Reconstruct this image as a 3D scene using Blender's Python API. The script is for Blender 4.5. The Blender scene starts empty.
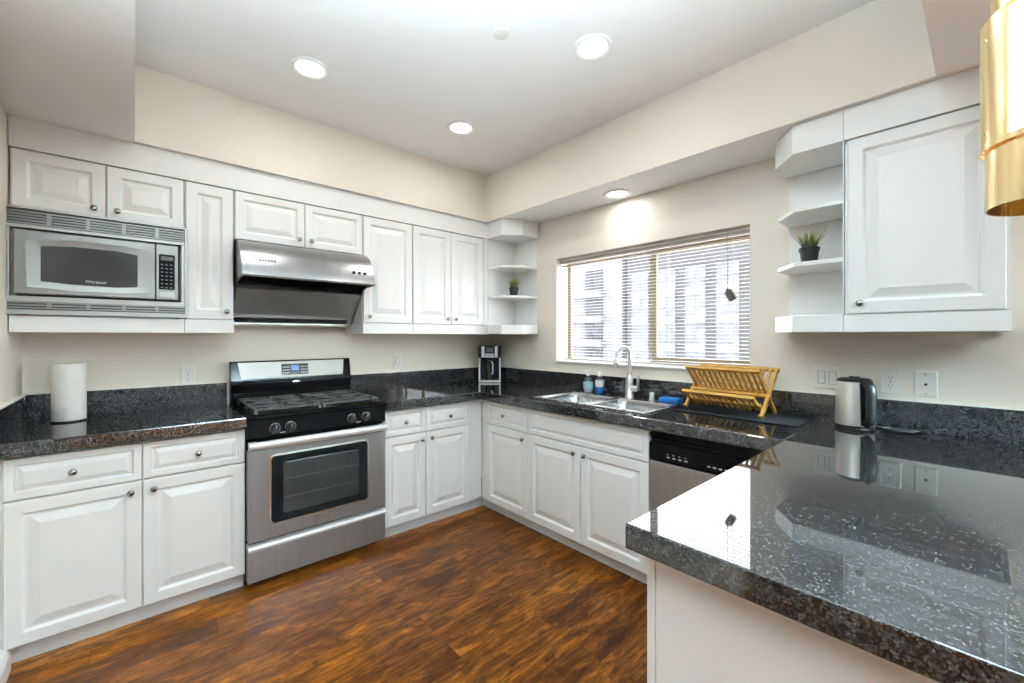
import bpy, bmesh, math, random
from mathutils import Vector, Matrix
PI = math.pi
R = math.radians
random.seed(4)
scn = bpy.context.scene
COL = scn.collection

# ------------------------------------------------------------------ camera
cd = bpy.data.cameras.new('camera')
cam = bpy.data.objects.new('camera', cd)
COL.objects.link(cam)
cd.sensor_width = 36.0
cd.sensor_fit = 'HORIZONTAL'
cd.lens = 422.47 / 1024 * 36
cd.shift_y = -5.17 / 1024
cd.clip_start = 0.05
cd.clip_end = 300
cam.location = (-2.588, -3.175, 1.335)
cam.rotation_euler = (R(90), 0, 0.84079 - PI / 2)
scn.camera = cam

# ------------------------------------------------------------------ world, light, exposure
w = bpy.data.worlds.new('overcast_sky')
scn.world = w
w.use_nodes = True
bg = w.node_tree.nodes['Background']
bg.inputs['Color'].default_value = (0.92, 0.96, 1.0, 1)
SKY = 8.0
bg.inputs['Strength'].default_value = SKY
scn.view_settings.view_transform = 'Standard'
scn.view_settings.look = 'None'
scn.view_settings.gamma = 1
scn.view_settings.use_curve_mapping = False
scn.view_settings.exposure = 0.84
scn.cycles.use_denoising = True
scn.cycles.max_bounces = 10
scn.cycles.diffuse_bounces = 5
scn.cycles.glossy_bounces = 5
scn.cycles.transparent_max_bounces = 12
scn.cycles.sample_clamp_indirect = 6.0
scn.cycles.caustics_reflective = False


def area(name, loc, rot, sx, sy, power=0, color=(1, 1, 1), portal=False, shape='RECTANGLE', spread=180):
    d = bpy.data.lights.new(name, 'AREA')
    d.shape = shape
    d.size = sx
    d.size_y = sy
    d.energy = power
    d.color = color
    d.spread = R(spread)
    if portal:
        d.cycles.is_portal = True
    o = bpy.data.objects.new(name, d)
    o.location = loc
    o.rotation_euler = rot
    COL.objects.link(o)
    return o


# daylight portals: they only guide sampling of the sky through the two real openings
area('window_portal', (0.2, -1.5635, 1.55), (0, R(90), 0), 0.9, 1.5, portal=True)
# added fill lamps, out of frame, aimed up to bounce off the ceiling
area('bounce_fill', (-2.48, -2.98, 1.55), Vector((0.0, 0.08, 1)).to_track_quat('-Z', 'Y').to_euler(), 0.45, 0.45, power=47, color=(0.74, 0.92, 1.02), spread=130)
area('bounce_fill', (-1.0, -6.0, 1.4), (R(180), 0, 0), 0.45, 0.45, power=3050, color=(0.66, 0.89, 1.02), spread=110)

# ------------------------------------------------------------------ mesh helper


class MB:
    def __init__(s):
        s.v = []
        s.f = []
        s.mi = []
        s.m = 0

    def add(s, vs, fs):
        o = len(s.v)
        s.v += [tuple(p) for p in vs]
        for f in fs:
            s.f.append(tuple(i + o for i in f))
            s.mi.append(s.m)
        return s

    def box(s, x0, x1, y0, y1, z0, z1):
        x0, x1 = min(x0, x1), max(x0, x1)
        y0, y1 = min(y0, y1), max(y0, y1)
        z0, z1 = min(z0, z1), max(z0, z1)
        return s.add([(x0, y0, z0), (x1, y0, z0), (x1, y1, z0), (x0, y1, z0), (x0, y0, z1), (x1, y0, z1), (x1, y1, z1), (x0, y1, z1)],
                     [(0, 3, 2, 1), (4, 5, 6, 7), (0, 1, 5, 4), (1, 2, 6, 5), (2, 3, 7, 6), (3, 0, 4, 7)])

    def loft(s, loops, cap0=True, cap1=True, closed=True):
        n = len(loops[0])
        vs = [p for l in loops for p in l]
        fs = []
        for i in range(len(loops) - 1):
            for j in range(n if closed else n - 1):
                k = (j + 1) % n
                fs.append((i * n + j, i * n + k, (i + 1) * n + k, (i + 1) * n + j))
        if cap0:
            fs.append(tuple(range(n))[::-1])
        if cap1:
            fs.append(tuple((len(loops) - 1) * n + j for j in range(n)))
        return s.add(vs, fs)

    def prism(s, poly, axis, a0, a1):
        def P(p, a):
            if axis == 'x':
                return (a, p[0], p[1])
            if axis == 'y':
                return (p[0], a, p[1])
            return (p[0], p[1], a)
        return s.loft([[P(p, a0) for p in poly], [P(p, a1) for p in poly]])

    def lathe(s, prof, c=(0, 0, 0), axis='z', seg=24, cap=True):
        loops = []
        for r, h in prof:
            l = []
            for i in range(seg):
                a = 2 * PI * i / seg
                x, y = r * math.cos(a), r * math.sin(a)
                if axis == 'z':
                    p = (c[0] + x, c[1] + y, c[2] + h)
                elif axis == 'y':
                    p = (c[0] + x, c[1] + h, c[2] + y)
                else:
                    p = (c[0] + h, c[1] + x, c[2] + y)
                l.append(p)
            loops.append(l)
        return s.loft(loops, cap, cap)

    def tube(s, path, r, seg=10, cap=True, flat=1.0):
        path = [Vector(p) for p in path]
        n = len(path)
        rr = r if isinstance(r, (list, tuple)) else [r] * n
        T = []
        for i in range(n):
            t = path[min(i + 1, n - 1)] - path[max(i - 1, 0)]
            T.append(t.normalized())
        up = Vector((0, 0, 1)) if abs(T[0].z) < 0.9 else Vector((1, 0, 0))
        nrm = (up - T[0] * up.dot(T[0])).normalized()
        loops = []
        for i in range(n):
            nrm = (nrm - T[i] * nrm.dot(T[i])).normalized()
            b = T[i].cross(nrm)
            loops.append([tuple(path[i] + (nrm * math.cos(2 * PI * j / seg) * flat + b * math.sin(2 * PI * j / seg)) * rr[i]) for j in range(seg)])
        return s.loft(loops, cap, cap)

    def bar(s, p, q, w, h, side=(1, 0, 0)):
        p, q, sd = Vector(p), Vector(q), Vector(side)
        t = (q - p).normalized()
        sd = (sd - t * sd.dot(t)).normalized()
        u = t.cross(sd)
        L = []
        for c in (p, q):
            L.append([tuple(c + sd * a * w / 2 + u * b * h / 2) for a, b in ((-1, -1), (1, -1), (1, 1), (-1, 1))])
        return s.loft(L)

    def cells(s, xs, ys, fill, z0, z1):
        """a slab made of the grid cells for which fill(i, j) is true, as one clean shell"""
        nx, ny = len(xs) - 1, len(ys) - 1
        F = lambda i, j: 0 <= i < nx and 0 <= j < ny and fill(i, j)
        vs, fs, idx = [], [], {}

        def V(i, j, k):
            if (i, j, k) not in idx:
                idx[(i, j, k)] = len(vs)
                vs.append((xs[i], ys[j], (z0, z1)[k]))
            return idx[(i, j, k)]
        for i in range(nx):
            for j in range(ny):
                if not F(i, j):
                    continue
                fs.append((V(i, j, 1), V(i + 1, j, 1), V(i + 1, j + 1, 1), V(i, j + 1, 1)))
                fs.append((V(i, j, 0), V(i, j + 1, 0), V(i + 1, j + 1, 0), V(i + 1, j, 0)))
                if not F(i, j - 1):
                    fs.append((V(i, j, 0), V(i + 1, j, 0), V(i + 1, j, 1), V(i, j, 1)))
                if not F(i, j + 1):
                    fs.append((V(i + 1, j + 1, 0), V(i, j + 1, 0), V(i, j + 1, 1), V(i + 1, j + 1, 1)))
                if not F(i - 1, j):
                    fs.append((V(i, j + 1, 0), V(i, j, 0), V(i, j, 1), V(i, j + 1, 1)))
                if not F(i + 1, j):
                    fs.append((V(i + 1, j, 0), V(i + 1, j + 1, 0), V(i + 1, j + 1, 1), V(i + 1, j, 1)))
        return s.add(vs, fs)

    def build(s, name, mat, parent=None, bevel=0, smooth=None, loc=None, rotz=0, swap=None, seg=2):
        me = bpy.data.meshes.new(name)
        vs = s.v if swap is None else [swap(p) for p in s.v]
        me.from_pydata(vs, [], s.f)
        mats = mat if isinstance(mat, (list, tuple)) else [mat]
        for m in mats:
            me.materials.append(m)
        if len(mats) > 1:
            for p, i in zip(me.polygons, s.mi):
                p.material_index = i
        b = bmesh.new()
        b.from_mesh(me)
        bmesh.ops.recalc_face_normals(b, faces=b.faces)
        b.to_mesh(me)
        b.free()
        if smooth:
            for p in me.polygons:
                p.use_smooth = True
            me.set_sharp_from_angle(angle=R(smooth))
        o = bpy.data.objects.new(name, me)
        COL.objects.link(o)
        if parent is not None:
            o.parent = parent
        if loc is not None:
            o.location = loc
            o.rotation_euler.z = rotz
        if bevel:
            md = o.modifiers.new('edge', 'BEVEL')
            md.width = bevel
            md.segments = seg
            md.limit_method = 'ANGLE'
            md.angle_limit = R(35)
        return o


def tag(o, label, cat, group=None, kind=None):
    o['label'] = label
    o['category'] = cat
    if group:
        o['group'] = group
    if kind:
        o['kind'] = kind
    return o


def thing(name, label, cat, loc=(0, 0, 0), rotz=0, group=None):
    o = bpy.data.objects.new(name, None)
    o.empty_display_size = 0.05
    COL.objects.link(o)
    o.location = loc
    o.rotation_euler.z = rotz
    return tag(o, label, cat, group)


def struct(o, label=None):
    o['kind'] = 'structure'
    if label:
        o['label'] = label
    return o


def copy_tree(o, parent=None):
    c = o.copy()
    COL.objects.link(c)
    c.parent = parent
    for ch in list(o.children):
        copy_tree(ch, c)
    return c


def rrect(x0, x1, z0, z1, r, n=6):
    """rounded rectangle as 2-D points, counter-clockwise"""
    pts = []
    for cx, cz, a0 in ((x1 - r, z1 - r, 0), (x0 + r, z1 - r, 90), (x0 + r, z0 + r, 180), (x1 - r, z0 + r, 270)):
        for i in range(n + 1):
            a = R(a0 + 90 * i / n)
            pts.append((cx + r * math.cos(a), cz + r * math.sin(a)))
    return pts


def text_mesh(name, body, size, mat, parent, loc, rot, depth=0.0006, xs=1.0):
    cu = bpy.data.curves.new(name, 'FONT')
    cu.body = body
    cu.size = size
    cu.extrude = depth
    cu.align_x = 'CENTER'
    cu.align_y = 'CENTER'
    tmp = bpy.data.objects.new(name + '_tmp', cu)
    COL.objects.link(tmp)
    dg = bpy.context.evaluated_depsgraph_get()
    me = bpy.data.meshes.new_from_object(tmp.evaluated_get(dg))
    bpy.data.objects.remove(tmp)
    me.materials.clear()
    me.materials.append(mat)
    me.transform(Matrix.Translation(loc) @ Matrix(rot).to_4x4() @ Matrix.Diagonal((xs, 1, 1, 1)))
    o = bpy.data.objects.new(name, me)
    COL.objects.link(o)
    o.parent = parent
    return o


FRONT = ((1, 0, 0), (0, 0, -1), (0, 1, 0))      # text lying in the x-z plane, read from -y

# ------------------------------------------------------------------ materials


def mat(name, col, rough=0.5, metal=0.0, var=0.04, scale=8.0, bump=0.0, bscale=60.0, spec=0.5, stretch=None, ior=None, rvar=0.0, emit=None, estr=0):
    m = bpy.data.materials.new(name)
    m.use_nodes = True
    nt = m.node_tree
    N, L = nt.nodes, nt.links
    p = N['Principled BSDF']
    p.inputs['Roughness'].default_value = rough
    p.inputs['Metallic'].default_value = metal
    p.inputs['Specular IOR Level'].default_value = spec
    if ior:
        p.inputs['IOR'].default_value = ior
    tc = N.new('ShaderNodeTexCoord')
    mp = N.new('ShaderNodeMapping')
    if stretch:
        mp.inputs['Scale'].default_value = stretch
    L.new(tc.outputs['Object'], mp.inputs['Vector'])
    nz = N.new('ShaderNodeTexNoise')
    nz.inputs['Scale'].default_value = scale
    nz.inputs['Detail'].default_value = 4
    L.new(mp.outputs['Vector'], nz.inputs['Vector'])
    cr = N.new('ShaderNodeValToRGB')
    a = [max(0, c * (1 - var)) for c in col]
    b = [min(1, c * (1 + var)) for c in col]
    cr.color_ramp.elements[0].color = (*a, 1)
    cr.color_ramp.elements[1].color = (*b, 1)
    cr.color_ramp.elements[0].position = 0.3
    cr.color_ramp.elements[1].position = 0.7
    L.new(nz.outputs['Fac'], cr.inputs['Fac'])
    L.new(cr.outputs['Color'], p.inputs['Base Color'])
    if rvar:
        mr = N.new('ShaderNodeMapRange')
        mr.inputs['To Min'].default_value = max(0, rough - rvar)
        mr.inputs['To Max'].default_value = rough + rvar
        L.new(nz.outputs['Fac'], mr.inputs['Value'])
        L.new(mr.outputs['Result'], p.inputs['Roughness'])
    if bump:
        n2 = N.new('ShaderNodeTexNoise')
        n2.inputs['Scale'].default_value = bscale
        n2.inputs['Detail'].default_value = 3
        L.new(mp.outputs['Vector'], n2.inputs['Vector'])
        bp = N.new('ShaderNodeBump')
        bp.inputs['Strength'].default_value = bump
        bp.inputs['Distance'].default_value = 0.002
        L.new(n2.outputs['Fac'], bp.inputs['Height'])
        L.new(bp.outputs['Normal'], p.inputs['Normal'])
    if emit:
        p.inputs['Emission Color'].default_value = (*emit, 1)
        p.inputs['Emission Strength'].default_value = estr
    return m


def granite():
    m = bpy.data.materials.new('black_granite')
    m.use_nodes = True
    nt = m.node_tree
    N, L = nt.nodes, nt.links
    p = N['Principled BSDF']
    tc = N.new('ShaderNodeTexCoord')
    # elongated mineral flakes
    nz = N.new('ShaderNodeTexNoise')
    nz.inputs['Scale'].default_value = 35
    nz.inputs['Detail'].default_value = 3
    L.new(tc.outputs['Object'], nz.inputs['Vector'])
    mix = N.new('ShaderNodeMixRGB')
    mix.blend_type = 'ADD'
    mix.inputs['Fac'].default_value = 0.005
    L.new(tc.outputs['Object'], mix.inputs['Color1'])
    L.new(nz.outputs['Color'], mix.inputs['Color2'])
    vo = N.new('ShaderNodeTexVoronoi')
    vo.inputs['Scale'].default_value = 340
    vo.inputs['Randomness'].default_value = 1
    L.new(mix.outputs['Color'], vo.inputs['Vector'])
    sep = N.new('ShaderNodeSeparateColor')
    L.new(vo.outputs['Color'], sep.inputs['Color'])
    # clusters
    n2 = N.new('ShaderNodeTexNoise')
    n2.inputs['Scale'].default_value = 45
    n2.inputs['Detail'].default_value = 5
    n2.inputs['Roughness'].default_value = 0.7
    L.new(tc.outputs['Object'], n2.inputs['Vector'])
    add = N.new('ShaderNodeMath')
    add.operation = 'MULTIPLY_ADD'
    add.inputs[1].default_value = 0.75
    L.new(n2.outputs['Fac'], add.inputs[0])
    L.new(sep.outputs['Red'], add.inputs[2])
    cr = N.new('ShaderNodeValToRGB')
    e = cr.color_ramp.elements
    e[0].position = 0.0
    e[0].color = (0.003, 0.003, 0.0035, 1)
    e[1].position = 0.62
    e[1].color = (0.006, 0.006, 0.007, 1)
    for pos, c in ((0.66, (0.010, 0.0105, 0.011)), (0.76, (0.020, 0.0205, 0.0215)), (0.88, (0.038, 0.039, 0.041)), (1.0, (0.10, 0.104, 0.108))):
        k = e.new(pos)
        k.color = (*c, 1)
    sc = N.new('ShaderNodeMath')
    sc.operation = 'MULTIPLY'
    sc.inputs[1].default_value = 0.72
    L.new(add.outputs[0], sc.inputs[0])
    L.new(sc.outputs[0], cr.inputs['Fac'])
    v2 = N.new('ShaderNodeTexVoronoi')
    v2.inputs['Scale'].default_value = 185
    L.new(mix.outputs['Color'], v2.inputs['Vector'])
    s2 = N.new('ShaderNodeSeparateColor')
    L.new(v2.outputs['Color'], s2.inputs['Color'])
    m2 = N.new('ShaderNodeMath')
    m2.operation = 'MULTIPLY_ADD'
    m2.inputs[1].default_value = 0.8
    L.new(n2.outputs['Fac'], m2.inputs[0])
    L.new(s2.outputs['Green'], m2.inputs[2])
    c2 = N.new('ShaderNodeValToRGB')
    c2.color_ramp.elements[0].position = 0.50
    c2.color_ramp.elements[0].color = (0.0, 0.0, 0.0, 1)
    c2.color_ramp.elements[1].position = 1.0
    c2.color_ramp.elements[1].color = (0.046, 0.047, 0.049, 1)
    k = c2.color_ramp.elements.new(0.66)
    k.color = (0.011, 0.0112, 0.0116, 1)
    s3 = N.new('ShaderNodeMath')
    s3.operation = 'MULTIPLY'
    s3.inputs[1].default_value = 0.70
    L.new(m2.outputs[0], s3.inputs[0])
    L.new(s3.outputs[0], c2.inputs['Fac'])
    lt = N.new('ShaderNodeMixRGB')
    lt.blend_type = 'LIGHTEN'
    lt.inputs['Fac'].default_value = 1.0
    L.new(cr.outputs['Color'], lt.inputs['Color1'])
    L.new(c2.outputs['Color'], lt.inputs['Color2'])
    L.new(lt.outputs['Color'], p.inputs['Base Color'])
    p.inputs['Roughness'].default_value = 0.035
    p.inputs['IOR'].default_value = 1.66
    return m


def wood_floor():
    m = bpy.data.materials.new('hand_scraped_floor_planks')
    m.use_nodes = True
    nt = m.node_tree
    N, L = nt.nodes, nt.links
    p = N['Principled BSDF']
    tc = N.new('ShaderNodeTexCoord')
    br = N.new('ShaderNodeTexBrick')
    br.inputs['Scale'].default_value = 1.0
    br.inputs['Brick Width'].default_value = 1.15
    br.inputs['Row Height'].default_value = 0.125
    br.inputs['Mortar Size'].default_value = 0.0011
    br.inputs['Mortar Smooth'].default_value = 0.2
    br.inputs['Color1'].default_value = (0, 0, 0, 1)
    br.inputs['Color2'].default_value = (1, 1, 1, 1)
    br.inputs['Mortar'].default_value = (0.5, 0.5, 0.5, 1)
    br.offset = 0.37
    br.offset_frequency = 2
    L.new(tc.outputs['Object'], br.inputs['Vector'])
    sepc = N.new('ShaderNodeSeparateColor')
    L.new(br.outputs['Color'], sepc.inputs['Color'])
    # per-plank shift of the grain
    cmb = N.new('ShaderNodeCombineXYZ')
    mul = N.new('ShaderNodeMath')
    mul.operation = 'MULTIPLY'
    mul.inputs[1].default_value = 13.0
    L.new(sepc.outputs['Red'], mul.inputs[0])
    L.new(mul.outputs[0], cmb.inputs['X'])
    L.new(mul.outputs[0], cmb.inputs['Z'])
    va = N.new('ShaderNodeVectorMath')
    va.operation = 'ADD'
    L.new(tc.outputs['Object'], va.inputs[0])
    L.new(cmb.outputs[0], va.inputs[1])
    mp = N.new('ShaderNodeMapping')
    mp.inputs['Scale'].default_value = (6, 19, 1)
    L.new(va.outputs[0], mp.inputs['Vector'])
    n1 = N.new('ShaderNodeTexNoise')
    n1.inputs['Scale'].default_value = 1.0
    n1.inputs['Detail'].default_value = 9
    n1.inputs['Roughness'].default_value = 0.76
    n1.inputs['Distortion'].default_value = 0.7
    L.new(mp.outputs[0], n1.inputs['Vector'])
    mp2 = N.new('ShaderNodeMapping')
    mp2.inputs['Scale'].default_value = (6, 90, 1)
    L.new(va.outputs[0], mp2.inputs['Vector'])
    n2 = N.new('ShaderNodeTexNoise')
    n2.inputs['Scale'].default_value = 1.0
    n2.inputs['Detail'].default_value = 4
    L.new(mp2.outputs[0], n2.inputs['Vector'])
    m1 = N.new('ShaderNodeMath')
    m1.operation = 'MULTIPLY_ADD'
    m1.inputs[1].default_value = 0.16
    L.new(sepc.outputs['Red'], m1.inputs[0])
    L.new(n1.outputs['Fac'], m1.inputs[2])
    m2 = N.new('ShaderNodeMath')
    m2.operation = 'MULTIPLY_ADD'
    m2.inputs[1].default_value = 0.30
    L.new(n2.outputs['Fac'], m2.inputs[0])
    L.new(m1.outputs[0], m2.inputs[2])
    cr = N.new('ShaderNodeValToRGB')
    e = cr.color_ramp.elements
    e[0].position = 0.44
    e[0].color = (0.012, 0.004, 0.002, 1)
    e[1].position = 0.97
    e[1].color = (0.46, 0.175, 0.020, 1)
    for pos, c in ((0.56, (0.034, 0.0088, 0.0022)), (0.69, (0.084, 0.0235, 0.0038)), (0.81, (0.20, 0.064, 0.0070))):
        k = e.new(pos)
        k.color = (*c, 1)
    L.new(m2.outputs[0], cr.inputs['Fac'])
    mx = N.new('ShaderNodeMixRGB')
    mx.blend_type = 'MIX'
    L.new(br.outputs['Fac'], mx.inputs['Fac'])
    L.new(cr.outputs['Color'], mx.inputs['Color1'])
    mx.inputs['Color2'].default_value = (0.04, 0.014, 0.005, 1)
    L.new(mx.outputs[0], p.inputs['Base Color'])
    p.inputs['Roughness'].default_value = 0.30
    p.inputs['Specular IOR Level'].default_value = 0.16
    bp = N.new('ShaderNodeBump')
    bp.inputs['Strength'].default_value = 0.25
    bp.inputs['Distance'].default_value = 0.004
    L.new(n1.outputs['Fac'], bp.inputs['Height'])
    L.new(bp.outputs['Normal'], p.inputs['Normal'])
    return m


def glassy(name, tint=(1, 1, 1), gloss=0.07):
    m = bpy.data.materials.new(name)
    m.use_nodes = True
    nt = m.node_tree
    N, L = nt.nodes, nt.links
    N.remove(N['Principled BSDF'])
    out = N['Material Output']
    t = N.new('ShaderNodeBsdfTransparent')
    nz = N.new('ShaderNodeTexNoise')
    nz.inputs['Scale'].default_value = 3
    cr = N.new('ShaderNodeValToRGB')
    cr.color_ramp.elements[0].color = (*[c * 0.97 for c in tint], 1)
    cr.color_ramp.elements[1].color = (*tint, 1)
    L.new(nz.outputs['Fac'], cr.inputs['Fac'])
    L.new(cr.outputs['Color'], t.inputs['Color'])
    g = N.new('ShaderNodeBsdfGlossy')
    g.inputs['Roughness'].default_value = 0.03
    mx = N.new('ShaderNodeMixShader')
    mx.inputs['Fac'].default_value = gloss
    L.new(t.outputs[0], mx.inputs[1])
    L.new(g.outputs[0], mx.inputs[2])
    L.new(mx.outputs[0], out.inputs['Surface'])
    return m


def grass_mat():
    m = mat('plastic_grass', (0.05, 0.09, 0.02), 0.5)
    nt = m.node_tree
    N, L = nt.nodes, nt.links
    p = N['Principled BSDF']
    tc = N.new('ShaderNodeTexCoord')
    sx = N.new('ShaderNodeSeparateXYZ')
    L.new(tc.outputs['Object'], sx.inputs[0])
    nz = N.new('ShaderNodeTexNoise')
    nz.inputs['Scale'].default_value = 60
    L.new(tc.outputs['Object'], nz.inputs['Vector'])
    a = N.new('ShaderNodeMath')
    a.operation = 'MULTIPLY_ADD'
    a.inputs[1].default_value = 0.07
    L.new(nz.outputs['Fac'], a.inputs[0])
    L.new(sx.outputs['Z'], a.inputs[2])
    mr = N.new('ShaderNodeMapRange')
    mr.inputs['From Min'].default_value = 0.095
    mr.inputs['From Max'].default_value = 0.185
    L.new(a.outputs[0], mr.inputs['Value'])
    cr = N.new('ShaderNodeValToRGB')
    cr.color_ramp.elements[0].color = (0.02, 0.035, 0.012, 1)
    cr.color_ramp.elements[1].color = (0.50, 0.45, 0.05, 1)
    k = cr.color_ramp.elements.new(0.45)
    k.color = (0.09, 0.13, 0.03, 1)
    L.new(mr.outputs[0], cr.inputs['Fac'])
    L.new(cr.outputs[0], p.inputs['Base Color'])
    return m


M = {}
M['wall'] = mat('cream_wall_paint', (0.80, 0.74, 0.65), 0.7, var=0.015, scale=3, bump=0.05, bscale=200)
M['dimmed_wall'] = mat('dimmed_wall_paint', (0.17, 0.165, 0.16), 0.8, var=0.03, scale=3)  # unseen walls coloured dark so the room behind reflects dimly
M['ceil'] = mat('ceiling_paint', (0.88, 0.885, 0.885), 0.8, var=0.01, scale=3, bump=0.04, bscale=150)
M['white'] = mat('white_cabinet_lacquer', (0.80, 0.80, 0.785), 0.32, var=0.012, scale=4)
M['trim'] = mat('white_trim_paint', (0.81, 0.81, 0.80), 0.4, var=0.012, scale=4)
M['toe'] = mat('toe_kick_paint', (0.70, 0.71, 0.71), 0.5, var=0.03, scale=6)
M['granite'] = granite()
M['floor'] = wood_floor()
M['steel'] = mat('brushed_steel', (0.58, 0.59, 0.60), 0.30, 1.0, var=0.04, scale=3, stretch=(1, 1, 60), rvar=0.06)
M['dsteel'] = mat('appliance_steel', (0.45, 0.465, 0.475), 0.42, 1.0, var=0.05, scale=2, stretch=(30, 1, 1), rvar=0.06)
M['msteel'] = mat('microwave_steel', (0.235, 0.225, 0.212), 0.36, 1.0, var=0.05, scale=3, stretch=(1, 1, 60), rvar=0.05)
M['mtrim'] = mat('microwave_trim_steel', (0.37, 0.355, 0.335), 0.40, 1.0, var=0.04, scale=3)
M['hsteel'] = mat('hood_steel', (0.37, 0.372, 0.375), 0.30, 1.0, var=0.05, scale=3, stretch=(40, 1, 1), rvar=0.05)
M['fsteel'] = mat('filter_steel', (0.72, 0.72, 0.71), 0.48, 1.0, var=0.06, scale=8)
M['silver'] = mat('satin_silver', (0.80, 0.81, 0.82), 0.36, 0.45, var=0.02, scale=6)
M['ksteel'] = mat('kettle_steel', (0.86, 0.84, 0.80), 0.36, 0.8, var=0.03, scale=4)
M['nickel'] = mat('faucet_nickel', (0.74, 0.735, 0.72), 0.32, 0.85, var=0.03, scale=10)
M['bsteel'] = mat('bright_steel', (0.80, 0.80, 0.79), 0.22, 1.0, var=0.03, scale=4)
M['chrome'] = mat('satin_nickel', (0.66, 0.65, 0.63), 0.22, 1.0, var=0.05, scale=20)
M['knob'] = mat('dark_nickel', (0.30, 0.29, 0.27), 0.25, 1.0, var=0.08, scale=40)
M['black'] = mat('black_enamel', (0.003, 0.003, 0.0032), 0.16, var=0.2, scale=10, spec=0.05)
M['matte'] = mat('black_cast_iron', (0.06, 0.06, 0.06), 0.42, var=0.25, scale=30, bump=0.2, bscale=200)
M['plastic'] = mat('black_plastic', (0.008, 0.008, 0.0085), 0.35, var=0.2, scale=20, spec=0.35)
M['glassblk'] = mat('dark_oven_glass', (0.012, 0.012, 0.012), 0.05, var=0.2, scale=5)
M['micglass'] = mat('microwave_door_glass', (0.040, 0.038, 0.036), 0.12, var=0.15, scale=5, spec=0.3)
M['ovglass'] = mat('oven_window_glass', (0.016, 0.016, 0.0155), 0.10, var=0.15, scale=5, spec=0.4)
M['paper'] = mat('white_paper_towel', (0.83, 0.81, 0.77), 0.9, var=0.02, scale=40, bump=0.25, bscale=120)
M['bamboo'] = mat('bamboo', (0.52, 0.275, 0.05), 0.42, var=0.25, scale=12, stretch=(1, 6, 6))
M['pot'] = mat('black_pot_plastic', (0.018, 0.018, 0.018), 0.6, var=0.2, scale=30)
M['grass'] = grass_mat()
M['soil'] = mat('dark_moss', (0.02, 0.024, 0.012), 0.9, var=0.4, scale=90, bump=0.5)
M['plate'] = mat('ivory_plate_plastic', (0.80, 0.78, 0.73), 0.35, var=0.01)
M['gap'] = mat('switch_gap_grey', (0.36, 0.35, 0.33), 0.5, var=0.02)
M['slot'] = mat('socket_slots', (0.03, 0.03, 0.03), 0.6, var=0.1)
M['bronze'] = mat('tan_window_frame', (0.21, 0.16, 0.103), 0.45, var=0.06)
M['blind'] = mat('cream_blind_slats', (0.56, 0.55, 0.53), 0.45, var=0.01)
M['taupe'] = mat('taupe_headrail', (0.30, 0.23, 0.16), 0.45, var=0.05)
M['cord'] = mat('blind_cord', (0.62, 0.58, 0.5), 0.8, var=0.05)
M['weight'] = mat('grey_brown_cord_weight', (0.10, 0.085, 0.065), 0.6, var=0.15, scale=30)
M['glass'] = glassy('window_glass')
M['clear'] = glassy('clear_plastic', (0.93, 0.95, 0.96), 0.10)
M['blue'] = mat('blue_dish_soap', (0.02, 0.13, 0.42), 0.15, var=0.1)
M['teal'] = mat('pale_teal_label', (0.35, 0.60, 0.62), 0.4, var=0.15, scale=60)
M['pale'] = mat('pale_soap', (0.55, 0.68, 0.70), 0.25, var=0.03)
M['sblue'] = mat('blue_sponge', (0.02, 0.20, 0.56), 0.85, var=0.15, scale=60, bump=0.5)
M['sblue2'] = mat('dark_blue_scrub_layer', (0.015, 0.12, 0.36), 0.95, var=0.2, scale=80, bump=0.6)
M['wplastic'] = mat('white_plastic', (0.85, 0.85, 0.84), 0.35, var=0.01)
M['mat'] = mat('black_drying_mat', (0.007, 0.007, 0.0075), 0.9, var=0.3, scale=120, bump=0.6, bscale=300, spec=0.08)
M['sink'] = mat('sink_steel', (0.50, 0.505, 0.505), 0.26, 1.0, var=0.04, scale=10, rvar=0.06)
M['lamp'] = mat('recessed_lamp_diffuser', (0.9, 0.9, 0.88), 0.5, emit=(1.0, 0.97, 0.92), estr=5)
M['brass'] = mat('brushed_brass', (0.93, 0.74, 0.42), 0.26, 1.0, var=0.08, scale=4, stretch=(18, 18, 0.5), rvar=0.06)
M['pglow'] = mat('warm_pendant_glass', (0.9, 0.82, 0.66), 0.4, emit=(1.0, 0.84, 0.56), estr=0.5)
M['lcd'] = mat('blue_lcd', (0.02, 0.03, 0.12), 0.2, emit=(0.06, 0.12, 0.45), estr=0.5)
M['print'] = mat('pale_grey_print', (0.55, 0.55, 0.54), 0.5, var=0.02)
M['dprint'] = mat('dark_grey_print', (0.10, 0.10, 0.10), 0.5, var=0.02)
M['rackline'] = mat('dim_rack_wire', (0.022, 0.022, 0.022), 0.5, var=0.02)
M['coffee'] = mat('dark_coffee_glass', (0.02, 0.017, 0.014), 0.06, var=0.2, scale=12)
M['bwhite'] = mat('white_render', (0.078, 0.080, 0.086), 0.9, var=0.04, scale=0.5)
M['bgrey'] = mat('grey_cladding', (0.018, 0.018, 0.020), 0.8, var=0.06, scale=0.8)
M['bglass'] = mat('sky_bright_facade_glass', (0.060, 0.066, 0.076), 0.4, var=0.5, scale=1.2, spec=0.3)  # bright sky reflection painted into the base colour
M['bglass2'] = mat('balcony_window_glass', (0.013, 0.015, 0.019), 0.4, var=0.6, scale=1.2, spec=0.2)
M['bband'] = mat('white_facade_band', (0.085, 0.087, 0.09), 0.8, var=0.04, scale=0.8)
M['lit_edge'] = mat('lit_edge_white', (0.78, 0.77, 0.72), 0.6, var=0.02)  # pale colour painting light on the granite's top edge

# ------------------------------------------------------------------ room shell
T_ = 0.15
HS, HC = 2.305, 2.69           # soffit and raised ceiling heights
REAR = -7.6


def wall_cells(B, ys, zs, fill, x0, x1):
    t = MB().cells(ys, zs, fill, x0, x1)
    B.add([(p[2], p[0], p[1]) for p in t.v], t.f)


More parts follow.
